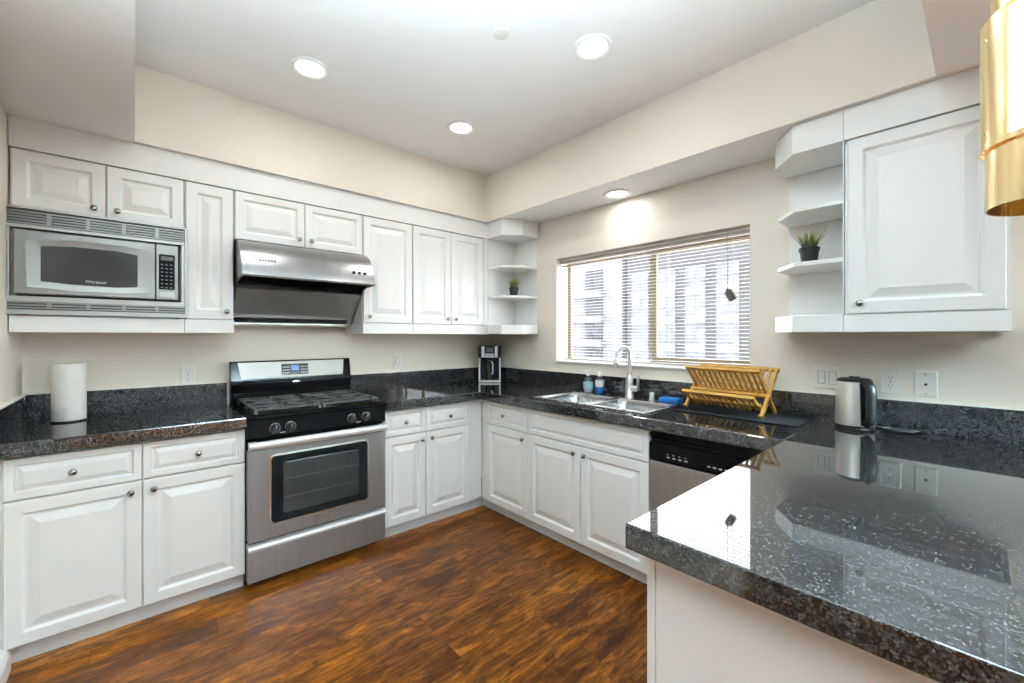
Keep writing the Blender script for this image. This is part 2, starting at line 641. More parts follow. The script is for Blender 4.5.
struct(MB().box(-4.6, 0.15, REAR, 0.15, -0.1, 0).build('floor', M['floor']), 'dark reddish brown hand scraped wood plank floor')
struct(MB().box(-4.6, 0.0, 0, 0.15, 0, 2.9).build('wall_back', M['wall']), 'cream wall behind the stove')
struct(MB().box(-3.15, -3.0, -2.4, 0, 0, 2.9).build('wall_left', M['wall']), 'cream wall at the left end of the counter')
B = MB()
wall_cells(B, [REAR, -2.295, -0.832, 0.15], [0, 1.124, 1.970, 2.9], lambda i, j: not (i == 1 and j == 1), 0.0, 0.2)
struct(B.build('wall_right', M['wall']), 'cream wall around the window')
struct(MB().box(-4.75, -4.6, REAR, 0.15, 0, 2.9).build('wall_far_left', M['dimmed_wall']), 'living room wall outside the picture, colour darkened to dim reflections')
struct(MB().box(-4.6, 0.15, REAR - 0.12, REAR, 0, 2.9).build('wall_front', M['dimmed_wall']), 'living room wall behind the camera, colour darkened to dim reflections')
# ceiling: raised tray plus soffits
struct(MB().box(-4.6, 0.15, REAR, 0.15, HC, HC + 0.1).build('ceiling', M['ceil']), 'raised white ceiling over the kitchen')


def soffit(name, x0, x1, y0, y1, label):
    B = MB()
    B.m = 0
    B.box(x0, x1, y0, y1, HS, HC)
    me = B.build(name, [M['wall'], M['ceil']])
    for p in me.data.polygons:
        p.material_index = 1 if abs(p.normal.z) > 0.9 else 0
    return struct(me, label)


soffit('ceiling_soffit_back', -2.585, -0.36, -0.36, 0.0, 'cream soffit above the stove wall cabinets')
soffit('ceiling_soffit_right', -0.36, 0.0, -3.055, 0.0, 'cream soffit above the window wall')
o = soffit('ceiling_soffit_left', -4.6, -2.585, -4.2, 0.0, 'white lowered ceiling at the left')
for p in o.data.polygons:
    p.material_index = 1
soffit('ceiling_soffit_front', -2.585, 0.0, -4.2, -3.055, 'white lowered ceiling over the peninsula')
# baseboard on the left wall
B = MB()
B.prism([(-3.0, 0), (-2.955, 0), (-2.955, 0.07), (-2.965, 0.095), (-3.0, 0.10)], 'y', -2.4, -0.575)
struct(B.build('baseboard_left', M['trim']), 'white baseboard on the left wall')


# ------------------------------------------------------------------ cabinet pieces (local frame: x along wall, -y out of the wall)
def panel(B, x0, x1, z0, z1, yb, t=0.019, s=1.0):
    """raised-panel front; yb = its back plane, it comes t towards -y"""
    def L(i, d):
        return [(x0 + i, yb - d, z0 + i), (x1 - i, yb - d, z0 + i), (x1 - i, yb - d, z1 - i), (x0 + i, yb - d, z1 - i)]
    B.loft([L(0, 0), L(0, t - 0.004), L(0.004, t), L(0.050 * s, t), L(0.055 * s, t - 0.004), L(0.060 * s, t - 0.011), L(0.068 * s, t - 0.011),
            L(0.098 * s, t - 0.001), L(0.101 * s, t)])


def knob(parent, x, z, y, name='knob', m=None):
    B = MB()
    B.lathe([(0.0045, 0), (0.0045, -0.010), (0.006, -0.013), (0.0125, -0.017), (0.0140, -0.021), (0.0125, -0.0255), (0.007, -0.028), (0.0, -0.0285)],
            (x, y, z), 'y', 14)
    return B.build(name, m or M['knob'], parent, smooth=50)


YB = -0.576            # carcass front, base units
YF = -0.5765


def base_unit(label, loc, rotz, w, drawers, doors, toe=(0, 0), false_front=False):
    """drawers / doors: list of (x0, x1, knob x)"""
    t = thing('base_cabinet', label, 'cabinet', loc, rotz, 'white base cabinets')
    B = MB()
    if false_front:      # open-topped so that the sink bowls hang inside
        B.box(0, 0.018, YB, -0.02, 0.09, 0.855)
        B.box(w - 0.018, w, YB, -0.02, 0.09, 0.855)
        B.box(0.018, w - 0.018, YB, -0.02, 0.09, 0.11)
        B.box(0.018, w - 0.018, -0.035, -0.02, 0.11, 0.855)
        B.box(0.018, w - 0.018, YB, YB + 0.02, 0.11, 0.855)
    else:
        B.box(0, w, YB, -0.02, 0.09, 0.8575)
    B.build('carcass', M['white'], t)
    MB().box(toe[0], w + toe[1], -0.53, -0.51, 0.0, 0.09).build('toe_kick', M['toe'], t)
    for x0, x1, kx in drawers:
        B = MB()
        panel(B, x0, x1, 0.678, 0.846, YF, s=0.55)
        d = B.build('false_drawer_front' if false_front else 'drawer', M['white'], t)
        if kx is not None:
            knob(d, kx, 0.762, YF - 0.019)
    for x0, x1, kx in doors:
        B = MB()
        panel(B, x0, x1, 0.090, 0.672, YF)
        d = B.build('door', M['white'], t)
        knob(d, kx, 0.628, YF - 0.019)
    return t


RB = -PI / 2            # rotation for units on the window wall
# left of the stove: x -2.98 .. -2.15
base_unit('two door white base cabinet with two drawers left of the steel stove', (-2.985, 0, 0), 0, 0.833,
          [(0.010, 0.424, 0.205), (0.428, 0.831, 0.633)], [(0.010, 0.424, 0.386), (0.428, 0.831, 0.466)])
# right of the stove
base_unit('white base cabinet with two small drawers between stove and inner corner', (-1.387, 0, 0), 0, 0.806,
          [(0.004, 0.306, 0.150), (0.310, 0.684, 0.500)], [(0.004, 0.306, 0.272), (0.310, 0.684, 0.346)], toe=(0, 0.050))
# window wall
base_unit('narrow white base cabinet with one drawer beside the inner corner', (0, -0.577, 0), RB, 0.531,
          [(0.076, 0.528, 0.29)], [(0.076, 0.528, 0.491)], toe=(-0.064, 0))
base_unit('wide white sink base cabinet with false drawer front beneath the double sink', (0, -1.108, 0), RB, 0.906,
          [(0.003, 0.903, None)], [(0.003, 0.450, 0.412), (0.454, 0.903, 0.492)], false_front=True)

# ------------------------------------------------------------------ worktops and backsplashes
B = MB()
B.cells([-2.998, -2.153], [-0.637, -0.003], lambda i, j: True, 0.858, 0.915)
tag(B.build('granite_worktop', M['granite'], bevel=0.004, seg=3), 'short black granite worktop left of the stove under the paper towel roll', 'countertop')
B = MB()
xs = [-1.386, -0.637, -0.530, -0.065, -0.003]
ys = [-2.634, -1.935, -1.135, -0.637, -0.003]


def fillL(i, j):
    if j == 3:
        return True
    if i == 0:
        return False
    return not (i == 2 and j == 1)


B.cells(xs, ys, fillL, 0.858, 0.915)
tag(B.build('granite_worktop', M['granite'], bevel=0.004, seg=3), 'L shaped black granite worktop holding the sink and coffee maker', 'countertop')
B = MB()
B.cells([-1.765, -0.003], [-3.62, -2.636], lambda i, j: True, 0.858, 0.915)
tag(B.build('granite_worktop', M['granite'], bevel=0.004, seg=3), 'large black granite peninsula top in front of the camera', 'countertop')
BZ = 1.046


def splash(x0, x1, y0, y1, label, top=None):
    t = thing('backsplash', label, 'backsplash', ((x0 + x1) / 2, (y0 + y1) / 2, 0.9155), 0, 'black granite backsplashes')
    hx, hy, h = (x1 - x0) / 2, (y1 - y0) / 2, BZ - 0.9155
    MB().box(-hx, hx, -hy, hy, 0, h).build('granite_strip', M['granite'], t, bevel=0.002)
    MB().box(-hx, hx, -hy, hy, h, h + 0.004).build('lit_edge_strip', M['lit_edge'], t)  # painted highlight: pale strip for the lit top edge of the granite


splash(-2.978, -2.156, -0.021, -0.001, 'black granite backsplash strip behind the paper towel roll')
splash(-1.384, -0.022, -0.021, -0.001, 'black granite backsplash strip between the stove and coffee maker')
splash(-0.021, -0.001, -3.62, -0.022, 'long black granite backsplash strip below the window')
splash(-2.999, -2.979, -0.60, -0.001, 'short black granite backsplash strip on the left wall')

# peninsula base
t = thing('peninsula_cabinet', 'plain white panelled peninsula base under the big granite top', 'cabinet', (-1.71, -2.665, 0))
MB().box(0.012, 1.09, -0.62, -0.0, 0.0, 0.8575).build('carcass', M['white'], t)
MB().box(-0.004, 0.011, -0.62, -0.018, 0.0, 0.8575).build('end_panel', M['white'], t, bevel=0.001)
MB().box(-0.006, 0.011, -0.0165, 0.003, 0.0, 0.8575).build('corner_stile', M['white'], t, bevel=0.0015)

# ------------------------------------------------------------------ wall cabinets
UF = -0.311            # carcass front; doors come 19 mm out
ZB, ZT = 1.428, 2.168


def wall_unit(label, loc, rotz, w, doors, zb=ZB, rail=True, rail_x=(0, 0), name='wall_cabinet', group='white wall cabinets', filler=None):
    t = thing(name, label, 'cabinet', loc, rotz, group)
    B = MB()
    B.box(0, w, UF, -0.002, zb, ZT)
    B.build('carcass', M['white'], t)
    if filler:
        MB().box(filler[0], filler[1], UF - 0.0195, UF - 0.0005, zb + 0.002, ZT - 0.001).build('filler_stile', M['white'], t, bevel=0.001)
    for x0, x1, kx in doors:
        B = MB()
        panel(B, x0, x1, zb + 0.002, ZT - 0.003, UF - 0.0005, s=1.0 if zb < 1.6 else 0.8)
        d = B.build('door', M['white'], t)
        knob(d, kx, zb + 0.045, UF - 0.0195)
    if rail:
        B = MB()
        B.box(rail_x[0], w + rail_x[1], UF - 0.022, UF, 1.353, zb - 0.002)
        B.box(rail_x[0], w + rail_x[1], UF, -0.002, 1.405, zb - 0.002)
        B.box(rail_x[0], rail_x[0] + 0.018, UF, -0.002, 1.353, 1.405)
        B.box(w + rail_x[1] - 0.018, w + rail_x[1], UF, -0.002, 1.353, 1.405)
        B.build('light_rail', M['white'], t, bevel=0.0015)
    return t


# above the microwave: the niche unit
t = thing('wall_cabinet', 'white wall cabinet with two short doors above the built in microwave', 'cabinet', (-2.996, 0, 0), 0, 'white wall cabinets')
B = MB()
B.box(0, 0.608, UF, -0.002, 1.908, ZT)
B.box(0, 0.018, UF, -0.002, 1.353, 1.908)
B.box(0.590, 0.608, UF, -0.002, 1.353, 1.908)
B.box(0.018, 0.590, -0.02, -0.002, 1.43, 1.908)
B.build('carcass', M['white'], t)
for x0, x1, kx in ((0.006, 0.305, 0.266), (0.309, 0.604, 0.347)):
    B = MB()
    panel(B, x0, x1, 1.905, ZT - 0.003, UF - 0.0005, s=0.9)
    d = B.build('door', M['white'], t)
    knob(d, kx, 1.947, UF - 0.0195)
B = MB()
B.box(0.0, 0.608, UF - 0.022, UF, 1.353, 1.428)
B.box(0.018, 0.59, UF, -0.02, 1.405, 1.428)
B.build('light_rail', M['white'], t, bevel=0.0015)

wall_unit('narrow single door white wall cabinet between microwave and range hood', (-2.386, 0, 0), 0, 0.222, [(0.004, 0.219, 0.186)])
wall_unit('white wall cabinet with two short doors directly over the range hood', (-2.162, 0, 0), 0, 0.745,
          [(0.003, 0.372, 0.338), (0.376, 0.742, 0.410)], zb=1.890, rail=False)
wall_unit('single door white wall cabinet just right of the range hood', (-1.415, 0, 0), 0, 0.379, [(0.004, 0.375, 0.042)])
wall_unit('two door white wall cabinet above the coffee maker corner', (-1.034, 0, 0), 0, 0.722,
          [(0.003, 0.336, 0.300), (0.340, 0.668, 0.376)], filler=(0.671, 0.722))
wall_unit('single large door white wall cabinet above the kettle', (0, -2.776, 0), RB, 0.462, [(0.012, 0.452, 0.055)])

# friezes (the boards between the doors and the soffit)


def frieze(pts, z0, z1, name, label):
    B = MB()
    n = len(pts)
    B.loft([[(x, y, z0) for x, y in pts], [(x, y, z1) for x, y in pts]])
    return struct(B.build(name, M['white'], bevel=0.001), label)


frieze([(-2.997, -0.333), (-0.318, -0.333), (-0.318, -0.003), (-2.997, -0.003)], 2.171, 2.304, 'trim_1', 'white frieze board above the stove wall cabinets')
frieze([(-0.333, -3.238), (-0.003, -3.238), (-0.003, -2.7765), (-0.333, -2.7765)], 2.171, 2.304, 'trim_2', 'white frieze board above the big single door cabinet')


# corner shelf units: local x runs away from the neighbouring cabinet, local -y out of the wall
def shelf_unit(label, loc, rotz, mirror, w, plan, frz=2.171):
    t = thing('corner_shelf', label, 'shelf', loc, rotz, 'open corner shelves')
    sx = -1 if mirror else 1
    sw = lambda p: (p[0] * sx, p[1], p[2])

    def slab(name, pts, z0, z1, bev=0.003):
        B = MB()
        B.prism(pts, 'z', z0, z1)
        return B.build(name, M['white'], t, bevel=bev, swap=sw)
    out = [(x + dx, y + dy) for (x, y), (dx, dy) in zip(plan, ((0, 0), (0, -0.008), (0.004, -0.008), (0.010, -0.004), (0.010, 0)))]
    slab('base_board', out, 1.353, 1.430)
    slab('shelf', plan, 1.655, 1.675)
    slab('shelf', plan, 1.905, 1.925)
    slab('frieze_box', out, 2.171, 2.304, 0.001)
    B = MB()
    B.box(0.0, 0.004, -0.3215, -0.012, 1.431, 2.170)
    B.build('side_panel', M['white'], t, swap=sw)
    B = MB()
    B.box(0.0045, w - 0.012, -0.012, -0.002, 1.431, 2.170)
    B.build('back_panel', M['white'], t, swap=sw)
    return t


# plan: wall corner, cabinet front corner, chamfer start, chamfer end, wall end
planL = [(0, -0.013), (0, -0.322), (0.185, -0.322), (0.290, -0.185), (0.290, -0.013)]
shelf_unit('white open corner shelf left of the window, holding the smaller looking plant', (0, -0.3335, 0), RB, False, 0.300, planL)
planR = [(0, -0.013), (0, -0.322), (0.185, -0.322), (0.288, -0.185), (0.288, -0.013)]
shelf_unit('white open shelf right of the window, attached to the single door cabinet', (0, -2.7745, 0), RB, True, 0.300, planR)

# ------------------------------------------------------------------ window, blinds, things outside
win = struct(bpy.data.objects.new('window_1', None), 'tan framed sliding window over the sink')
COL.objects.link(win)
win.location = (0.142, -1.5635, 1.547)


def wb(B, y0, y1, z0, z1, x0=0.0, x1=0.035):
    B.box(x0, x1, y0, y1, z0, z1)


B = MB()
H_, Z_ = 0.7305, 0.422
for a in ((-H_, -H_ + 0.012, -Z_, Z_), (H_ - 0.035, H_, -Z_, Z_), (-H_ + 0.012, H_ - 0.035, -Z_, -Z_ + 0.03), (-H_ + 0.012, H_ - 0.035, Z_ - 0.03, Z_)):
    wb(B, *a)
B.build('window_frame', M['bronze'], win)
B = MB()
wb(B, -0.08, -0.03, -Z_ + 0.031, Z_ - 0.031, 0.001, 0.02)
for a in ((-H_ + 0.013, -H_ + 0.022, -Z_ + 0.031, Z_ - 0.031), (-H_ + 0.022, -0.08, -Z_ + 0.031, -Z_ + 0.066), (-H_ + 0.022, -0.08, Z_ - 0.061, Z_ - 0.031)):
    wb(B, *a, 0.001, 0.02)
B.build('sash_frame', M['bronze'], win)
B = MB()
wb(B, -0.03, H_ - 0.035, -Z_ + 0.031, Z_ - 0.031, 0.024, 0.028)
B.build('glass_pane', M['glass'], win)
B = MB()
wb(B, -H_ + 0.022, -0.08, -Z_ + 0.066, Z_ - 0.061, 0.008, 0.012)
B.build('glass_pane', M['glass'], win)
struct(MB().box(-0.018, 0.138, -2.293, -0.834, 1.1245, 1.136).build('trim_3', M['trim'], bevel=0.003), 'white window sill ledge')

# blind: origin at headrail centre, local x along wall (to the right), -y into the room
bl = thing('window_blind', 'cream horizontal slat blind lowered over the kitchen window', 'blind', (0.062, -1.5635, 1.962), RB)
MB().box(-0.722, 0.722, -0.022, 0.022, -0.032, 0.0).build('headrail', M['blind'], bl, bevel=0.002)
MB().box(-0.722, 0.722, -0.024, -0.0225, -0.026, -0.014).build('headrail_stripe', M['taupe'], bl)
MB().box(-0.716, 0.716, -0.014, 0.014, -0.056, -0.046).build('valance_slat', M['taupe'], bl)
B = MB()
nsl = 33
for i in range(nsl):
    z = -0.066 - i * (0.725 / (nsl - 1))
    a, b = R(2), 0.0095
    cy, cz = math.cos(a) * b, math.sin(a) * b
    L0 = [(-0.716, -cy, z - cz), (-0.716, 0, z + 0.0015), (-0.716, cy, z + cz), (-0.716, cy, z + cz - 0.0012), (-0.716, 0, z + 0.0003), (-0.716, -cy, z - cz - 0.0012)]
    B.loft([L0, [(0.716, p[1], p[2]) for p in L0]])
B.build('slats', M['blind'], bl)
MB().box(-0.716, 0.716, -0.013, 0.013, -0.818, -0.804).build('bottom_rail', M['blind'], bl, bevel=0.002)
for x in (-0.62, -0.21, 0.21, 0.62):
    B = MB()
    for y in (-0.014, 0.014):
        B.bar((x, y, -0.03), (x, y, -0.806), 0.0014, 0.0014)
    B.build('ladder_cord', M['cord'], bl)
B = MB()
B.tube([(-0.675, -0.030, -0.02), (-0.678, -0.030, -0.35), (-0.676, -0.03, -0.62)], 0.0035, 8)
B.build('tilt_wand', M['clear'], bl)
B = MB()
B.tube([(0.600, -0.034, -0.025), (0.601, -0.036, -0.2), (0.600, -0.036, -0.345)], 0.0016, 6)
pc = B.build('pull_cord', M['weight'], bl)
B = MB()
# tilted cord weight
c0 = Vector((0.617, -0.036, -0.382))
rm = Matrix.Rotation(R(-28), 3, 'Y')
for (hw, hz0, hz1) in ((0.021, -0.036, 0.028), (0.010, 0.028, 0.042)):
    loops = []
    for z, k in ((hz0, 0.85), (hz0 + 0.006, 1), (hz1 - 0.006, 1), (hz1, 0.8)):
        loops.append([tuple(c0 + rm @ Vector((hw * k * a, hw * 0.7 * k * b, z))) for a, b in ((-1, -1), (1, -1), (1, 1), (-1, 1))])
    B.loft(loops)
B.build('cord_weight', M['weight'], pc, bevel=0.002)

# buildings outside (a street away)
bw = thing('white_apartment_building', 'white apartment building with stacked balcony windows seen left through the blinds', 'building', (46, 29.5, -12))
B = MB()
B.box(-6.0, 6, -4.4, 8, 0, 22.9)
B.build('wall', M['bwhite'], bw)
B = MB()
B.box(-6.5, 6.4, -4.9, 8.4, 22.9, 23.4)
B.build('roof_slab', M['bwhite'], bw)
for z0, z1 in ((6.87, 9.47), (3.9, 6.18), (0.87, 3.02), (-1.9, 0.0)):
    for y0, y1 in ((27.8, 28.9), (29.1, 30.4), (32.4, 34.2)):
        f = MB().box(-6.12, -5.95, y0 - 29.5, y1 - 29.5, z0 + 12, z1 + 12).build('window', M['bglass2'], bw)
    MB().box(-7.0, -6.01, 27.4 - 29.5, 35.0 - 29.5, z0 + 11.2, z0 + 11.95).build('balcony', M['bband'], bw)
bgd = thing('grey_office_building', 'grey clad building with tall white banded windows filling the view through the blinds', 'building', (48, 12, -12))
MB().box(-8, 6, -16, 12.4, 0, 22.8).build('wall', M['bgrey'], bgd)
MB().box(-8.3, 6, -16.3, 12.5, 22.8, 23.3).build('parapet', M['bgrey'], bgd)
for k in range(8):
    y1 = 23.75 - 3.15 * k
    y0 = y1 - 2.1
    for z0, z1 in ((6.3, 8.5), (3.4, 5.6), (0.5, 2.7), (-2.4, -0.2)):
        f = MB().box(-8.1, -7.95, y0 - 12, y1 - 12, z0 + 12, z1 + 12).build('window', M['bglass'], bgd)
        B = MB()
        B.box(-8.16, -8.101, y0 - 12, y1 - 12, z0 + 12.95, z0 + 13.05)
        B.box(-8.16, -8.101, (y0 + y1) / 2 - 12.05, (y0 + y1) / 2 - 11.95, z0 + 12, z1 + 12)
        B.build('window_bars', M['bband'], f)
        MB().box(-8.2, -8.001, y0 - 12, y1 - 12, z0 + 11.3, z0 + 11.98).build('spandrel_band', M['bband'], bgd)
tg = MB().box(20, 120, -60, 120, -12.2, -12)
struct(tg.build('ground_outside', M['bgrey']), 'street level far below the window')

# ------------------------------------------------------------------ stove
st = thing('gas_stove', 'freestanding stainless gas stove with black cooktop between the base cabinets', 'stove', (-1.771, 0.018, 0))
S = 0.379
MB().box(-S, S, -0.600, -0.028, 0.035, 0.893).build('body', M['black'], st)
B = MB()
for x in (-0.33, 0.33):
    for y in (-0.56, -0.09):
        B.lathe([(0.014, 0), (0.014, 0.034)], (x, y, 0), 'z', 10)
B.build('levelling_feet', M['plastic'], st, smooth=40)
# drawer
B = MB()
B.box(-S + 0.002, S - 0.002, -0.648, -0.601, 0.045, 0.208)
dr = B.build('storage_drawer', M['dsteel'], st, bevel=0.003)
B = MB()
B.prism([(-0.601, 0.210), (-0.648, 0.210), (-0.664, 0.214), (-0.668, 0.225), (-0.660, 0.236), (-0.640, 0.242), (-0.601, 0.242)], 'x', -S + 0.002, S - 0.002)
B.build('drawer_pull_lip', M['silver'], dr, smooth=30)
# oven door
B = MB()
B.box(-S + 0.002, S - 0.002, -0.652, -0.602, 0.258, 0.735)
dor = B.build('oven_door', M['dsteel'], st, bevel=0.003)


def framed(B, x0, x1, z0, z1, r, y0, y1, ins0=0.0, ins1=0.004):
    a = rrect(x0, x1, z0, z1, r)
    b = rrect(x0 + ins1, x1 - ins1, z0 + ins1, z1 - ins1, max(r - ins1, 0.002))
    B.loft([[(p[0], y0, p[1]) for p in a], [(p[0], y1, p[1]) for p in a], [(p[0], y1 - 0.0012, p[1]) for p in b]])


B = MB()
framed(B, -0.279, 0.265, 0.328, 0.700, 0.028, -0.6525, -0.6545, ins1=0.005)
B.build('window_trim', M['bsteel'], dor, smooth=30)
B = MB()
framed(B, -0.271, 0.257, 0.336, 0.692, 0.022, -0.6562, -0.6578)
B.build('window_surround', M['black'], dor, smooth=30)
B = MB()
framed(B, -0.215, 0.203, 0.376, 0.652, 0.02, -0.6595, -0.6605)
B.build('window_glass', M['ovglass'], dor, smooth=30)
B = MB()
for z in (0.46, 0.56):
    B.box(-0.205, 0.193, -0.6622, -0.6619, z, z + 0.0022)
B.build('oven_rack_lines', M['rackline'], dor)
# handle bar
B = MB()
prof = [(-0.684, 0.744), (-0.692, 0.752), (-0.694, 0.768), (-0.688, 0.780), (-0.678, 0.784), (-0.664, 0.782), (-0.664, 0.744)]
B.prism(prof, 'x', -S + 0.004, S - 0.004)
B.box(-S + 0.004, -S + 0.04, -0.664, -0.645, 0.741, 0.782)
B.box(S - 0.04, S - 0.004, -0.664, -0.645, 0.741, 0.782)
B.build('door_handle', M['silver'], dor, smooth=40)
# control panel
B = MB()
B.prism([(-0.600, 0.795), (-0.646, 0.795), (-0.649, 0.802), (-0.648, 0.893), (-0.600, 0.893)], 'x', -S + 0.001, S - 0.001)
cp = B.build('control_panel', M['black'], st, bevel=0.003)
for x in (-0.252, -0.176, 0.160, 0.246):
    B = MB()
    c = (x, -0.6525, 0.842)
    B.lathe([(0.026, 0.004), (0.026, -0.006), (0.021, -0.009), (0.019, -0.028), (0.017, -0.031), (0.0, -0.0315)], c, 'y', 20)
    B.box(x - 0.004, x + 0.004, -0.685, -0.678, 0.822, 0.862)
    k = B.build('burner_knob', M['plastic'], cp, smooth=45)
    B = MB()
    B.lathe([(0.0272, -0.0015), (0.0272, -0.0045), (0.026, -0.005)], c, 'y', 20)
    B.box(x - 0.0015, x + 0.0015, -0.686, -0.6851, 0.845, 0.861)
    B.build('knob_ring', M['bsteel'], k, smooth=45)
B = MB()
for x in (-0.214, 0.203):
    B.box(x - 0.014, x + 0.014, -0.6505, -0.6475, 0.812, 0.816)
B.build('panel_print', M['print'], cp)
# cooktop
B = MB()
B.prism([(-0.658, 0.895), (-0.662, 0.905), (-0.655, 0.915), (-0.640, 0.921), (-0.10, 0.921), (-0.09, 0.915), (-0.09, 0.895)], 'x', -0.3795, 0.3795)
ct = B.build('cooktop', M['black'], st, bevel=0.002)
for x in (-0.19, 0.19):
    for y in (-0.50, -0.23):
        B = MB()
        B.lathe([(0.045, 0), (0.047, 0.008), (0.030, 0.010), (0.030, 0.014), (0.034, 0.016), (0.034, 0.022), (0.0, 0.024)], (x, y, 0.9212), 'z', 20)
        B.build('burner', M['matte'], st, smooth=45)
for sx in (-1, 1):
    B = MB()
    x0, x1 = (-0.335, -0.012) if sx < 0 else (0.012, 0.335)
    y0, y1 = -0.615, -0.125
    z = 0.948
    cxm = (x0 + x1) / 2
    for x in (x0, x1):
        B.box(x - 0.006, x + 0.006, y0, y1, z - 0.011, z)
    for y in (y0, (y0 + y1) / 2, y1):
        B.box(x0, x1, y - 0.006, y + 0.006, z - 0.011, z + 0.0003)
    for yc in (-0.50, -0.23):
        for a in range(0, 360, 45):
            dx, dy = math.cos(R(a)), math.sin(R(a))
            ln = 0.118 if a % 90 == 0 else 0.135
            mx = abs((x1 - x0) / 2 / dx) if abs(dx) > 0.01 else 9
            my = 0.13 / abs(dy) if abs(dy) > 0.01 else 9
            ln = min(mx, my)
            B.bar((cxm + dx * 0.032, yc + dy * 0.032, z - 0.004), (cxm + dx * ln, yc + dy * ln, z - 0.004), 0.009, 0.009, (0, 0, 1))
    for x in (x0, x1):
        for y in (y0, y1, (y0 + y1) / 2):
            B.box(x - 0.008, x + 0.008, y - 0.008, y + 0.008, 0.9212, z - 0.008)
    B.build('burner_grate', M['matte'], st)
# back guard
B = MB()
B.prism([(-0.030, 0.895), (-0.088, 0.895), (-0.088, 0.99), (-0.098, 1.03), (-0.096, 1.055), (-0.074, 1.170), (-0.066, 1.176), (-0.030, 1.176)], 'x', -0.372, 0.368)
bgk = B.build('backguard', M['black'], st, bevel=0.003)


def on_guard(x, z, d=0.0):          # point on the sloping guard face
    f = (z - 1.055) / (1.170 - 1.055)
    return (x, -0.096 + 0.022 * f - d, z)


B = MB()
q = [(-0.318, 1.063), (0.310, 1.063), (0.322, 1.168), (-0.334, 1.168)]
B.loft([[on_guard(x, z, 0.0005) for x, z in q], [on_guard(x, z, 0.003) for x, z in q]])
gp = B.build('steel_fascia', M['mtrim'], bgk, bevel=0.001)
B = MB()
q = [(-0.088, 1.080), (0.078, 1.080), (0.078, 1.150), (-0.088, 1.150)]
B.loft([[on_guard(x, z, 0.0032) for x, z in q], [on_guard(x, z, 0.0048) for x, z in q]])
B.build('display_panel', M['black'], bgk, bevel=0.0005)
B = MB()
q = [(-0.032, 1.106), (0.020, 1.106), (0.020, 1.142), (-0.032, 1.142)]
B.loft([[on_guard(x, z, 0.005) for x, z in q], [on_guard(x, z, 0.0056) for x, z in q]])
B.build('clock_screen', M['lcd'], bgk)
B = MB()
for i in range(4):
    for j in range(3):
        for x in (-0.082 + i * 0.012, 0.030 + i * 0.012):
            z = 1.088 + j * 0.019
            q = [(x, z), (x + 0.007, z), (x + 0.007, z + 0.008), (x, z + 0.008)]
            B.loft([[on_guard(a, b, 0.005) for a, b in q], [on_guard(a, b, 0.0056) for a, b in q]])
B.build('touch_buttons', M['print'], bgk)
B = MB()
B.loft([[(0.0 + 0.026 * k * math.cos(2 * PI * i / 24), -0.0985 - d, 1.030 + 0.011 * k * math.sin(2 * PI * i / 24)) for i in range(24)] for k, d in ((1, 0), (1, 0.002), (0.85, 0.003))])
B.build('oval_badge', M['bsteel'], bgk, smooth=30)
B = MB()
B.prism([(-0.0885, 0.925), (-0.0885, 0.985), (-0.100, 0.980), (-0.118, 0.950), (-0.118, 0.930)], 'x', -0.36, 0.356)
B.build('oven_vent_hood', M['black'], bgk, bevel=0.004)

# ------------------------------------------------------------------ range hood
hd = thing('range_hood', 'curved stainless range hood mounted over the gas stove', 'range hood', (-1.784, 0, 0))
HW = 0.371
prof = [(-0.004, 1.886), (-0.330, 1.886), (-0.375, 1.880), (-0.415, 1.862), (-0.450, 1.832), (-0.480, 1.788), (-0.505, 1.735), (-0.522, 1.690), (-0.526, 1.672), (-0.522, 1.662)]
inner = [(-0.505, 1.664), (-0.506, 1.690), (-0.490, 1.730), (-0.466, 1.780), (-0.438, 1.822), (-0.405, 1.850), (-0.370, 1.868), (-0.330, 1.874), (-0.004, 1.874)]
B = MB()
B.prism(prof + inner, 'x', -HW, HW)
B.build('canopy_shell', M['hsteel'], hd, smooth=30)
side = [(-0.004, 1.872), (-0.330, 1.872), (-0.370, 1.866), (-0.404, 1.848), (-0.436, 1.820), (-0.464, 1.778), (-0.488, 1.728), (-0.504, 1.688), (-0.503, 1.664),
        (-0.400, 1.660), (-0.335, 1.645), (-0.285, 1.605), (-0.235, 1.545), (-0.180, 1.470), (-0.130, 1.420), (-0.080, 1.400), (-0.004, 1.396)]
for x0, x1 in ((-HW, -HW + 0.010), (HW - 0.010, HW)):
    B = MB()
    B.prism(side, 'x', x0, x1)
    B.build('side_panel', M['hsteel'], hd, smooth=30)
B = MB()
B.prism([(-0.502, 1.690), (-0.40, 1.720), (-0.30, 1.640), (-0.30, 1.652), (-0.40, 1.735), (-0.502, 1.702)], 'x', -HW + 0.011, HW - 0.011)
B.build('cavity_lining', M['black'], hd)
B = MB()
B.prism([(-0.300, 1.626), (-0.310, 1.615), (-0.148, 1.462), (-0.138, 1.470)], 'x', -HW + 0.011, HW - 0.011)
B.build('filter_panel', M['fsteel'], hd, smooth=20)
B = MB()
B.prism([(-0.146, 1.458), (-0.152, 1.452), (-0.110, 1.412), (-0.100, 1.418)], 'x', -HW + 0.011, HW - 0.011)
B.prism([(-0.118, 1.404), (-0.060, 1.398), (-0.060, 1.406), (-0.110, 1.411)], 'x', -HW + 0.011, HW - 0.011)
B.build('oil_tray', M['bsteel'], hd)
for i, x in enumerate((0.238, 0.274, 0.310)):
    B = MB()
    B.lathe([(0.0095, 0.004), (0.0095, -0.006), (0.0075, -0.009), (0, -0.0095)], (0, 0, 0), 'y', 14)
    rm = Matrix.Rotation(R(-22), 3, 'X')
    B.v = [tuple(rm @ Vector(p) + Vector((x, -0.503, 1.740))) for p in B.v]
    B.build('control_button', M['plastic'], hd, smooth=40)
B = MB()
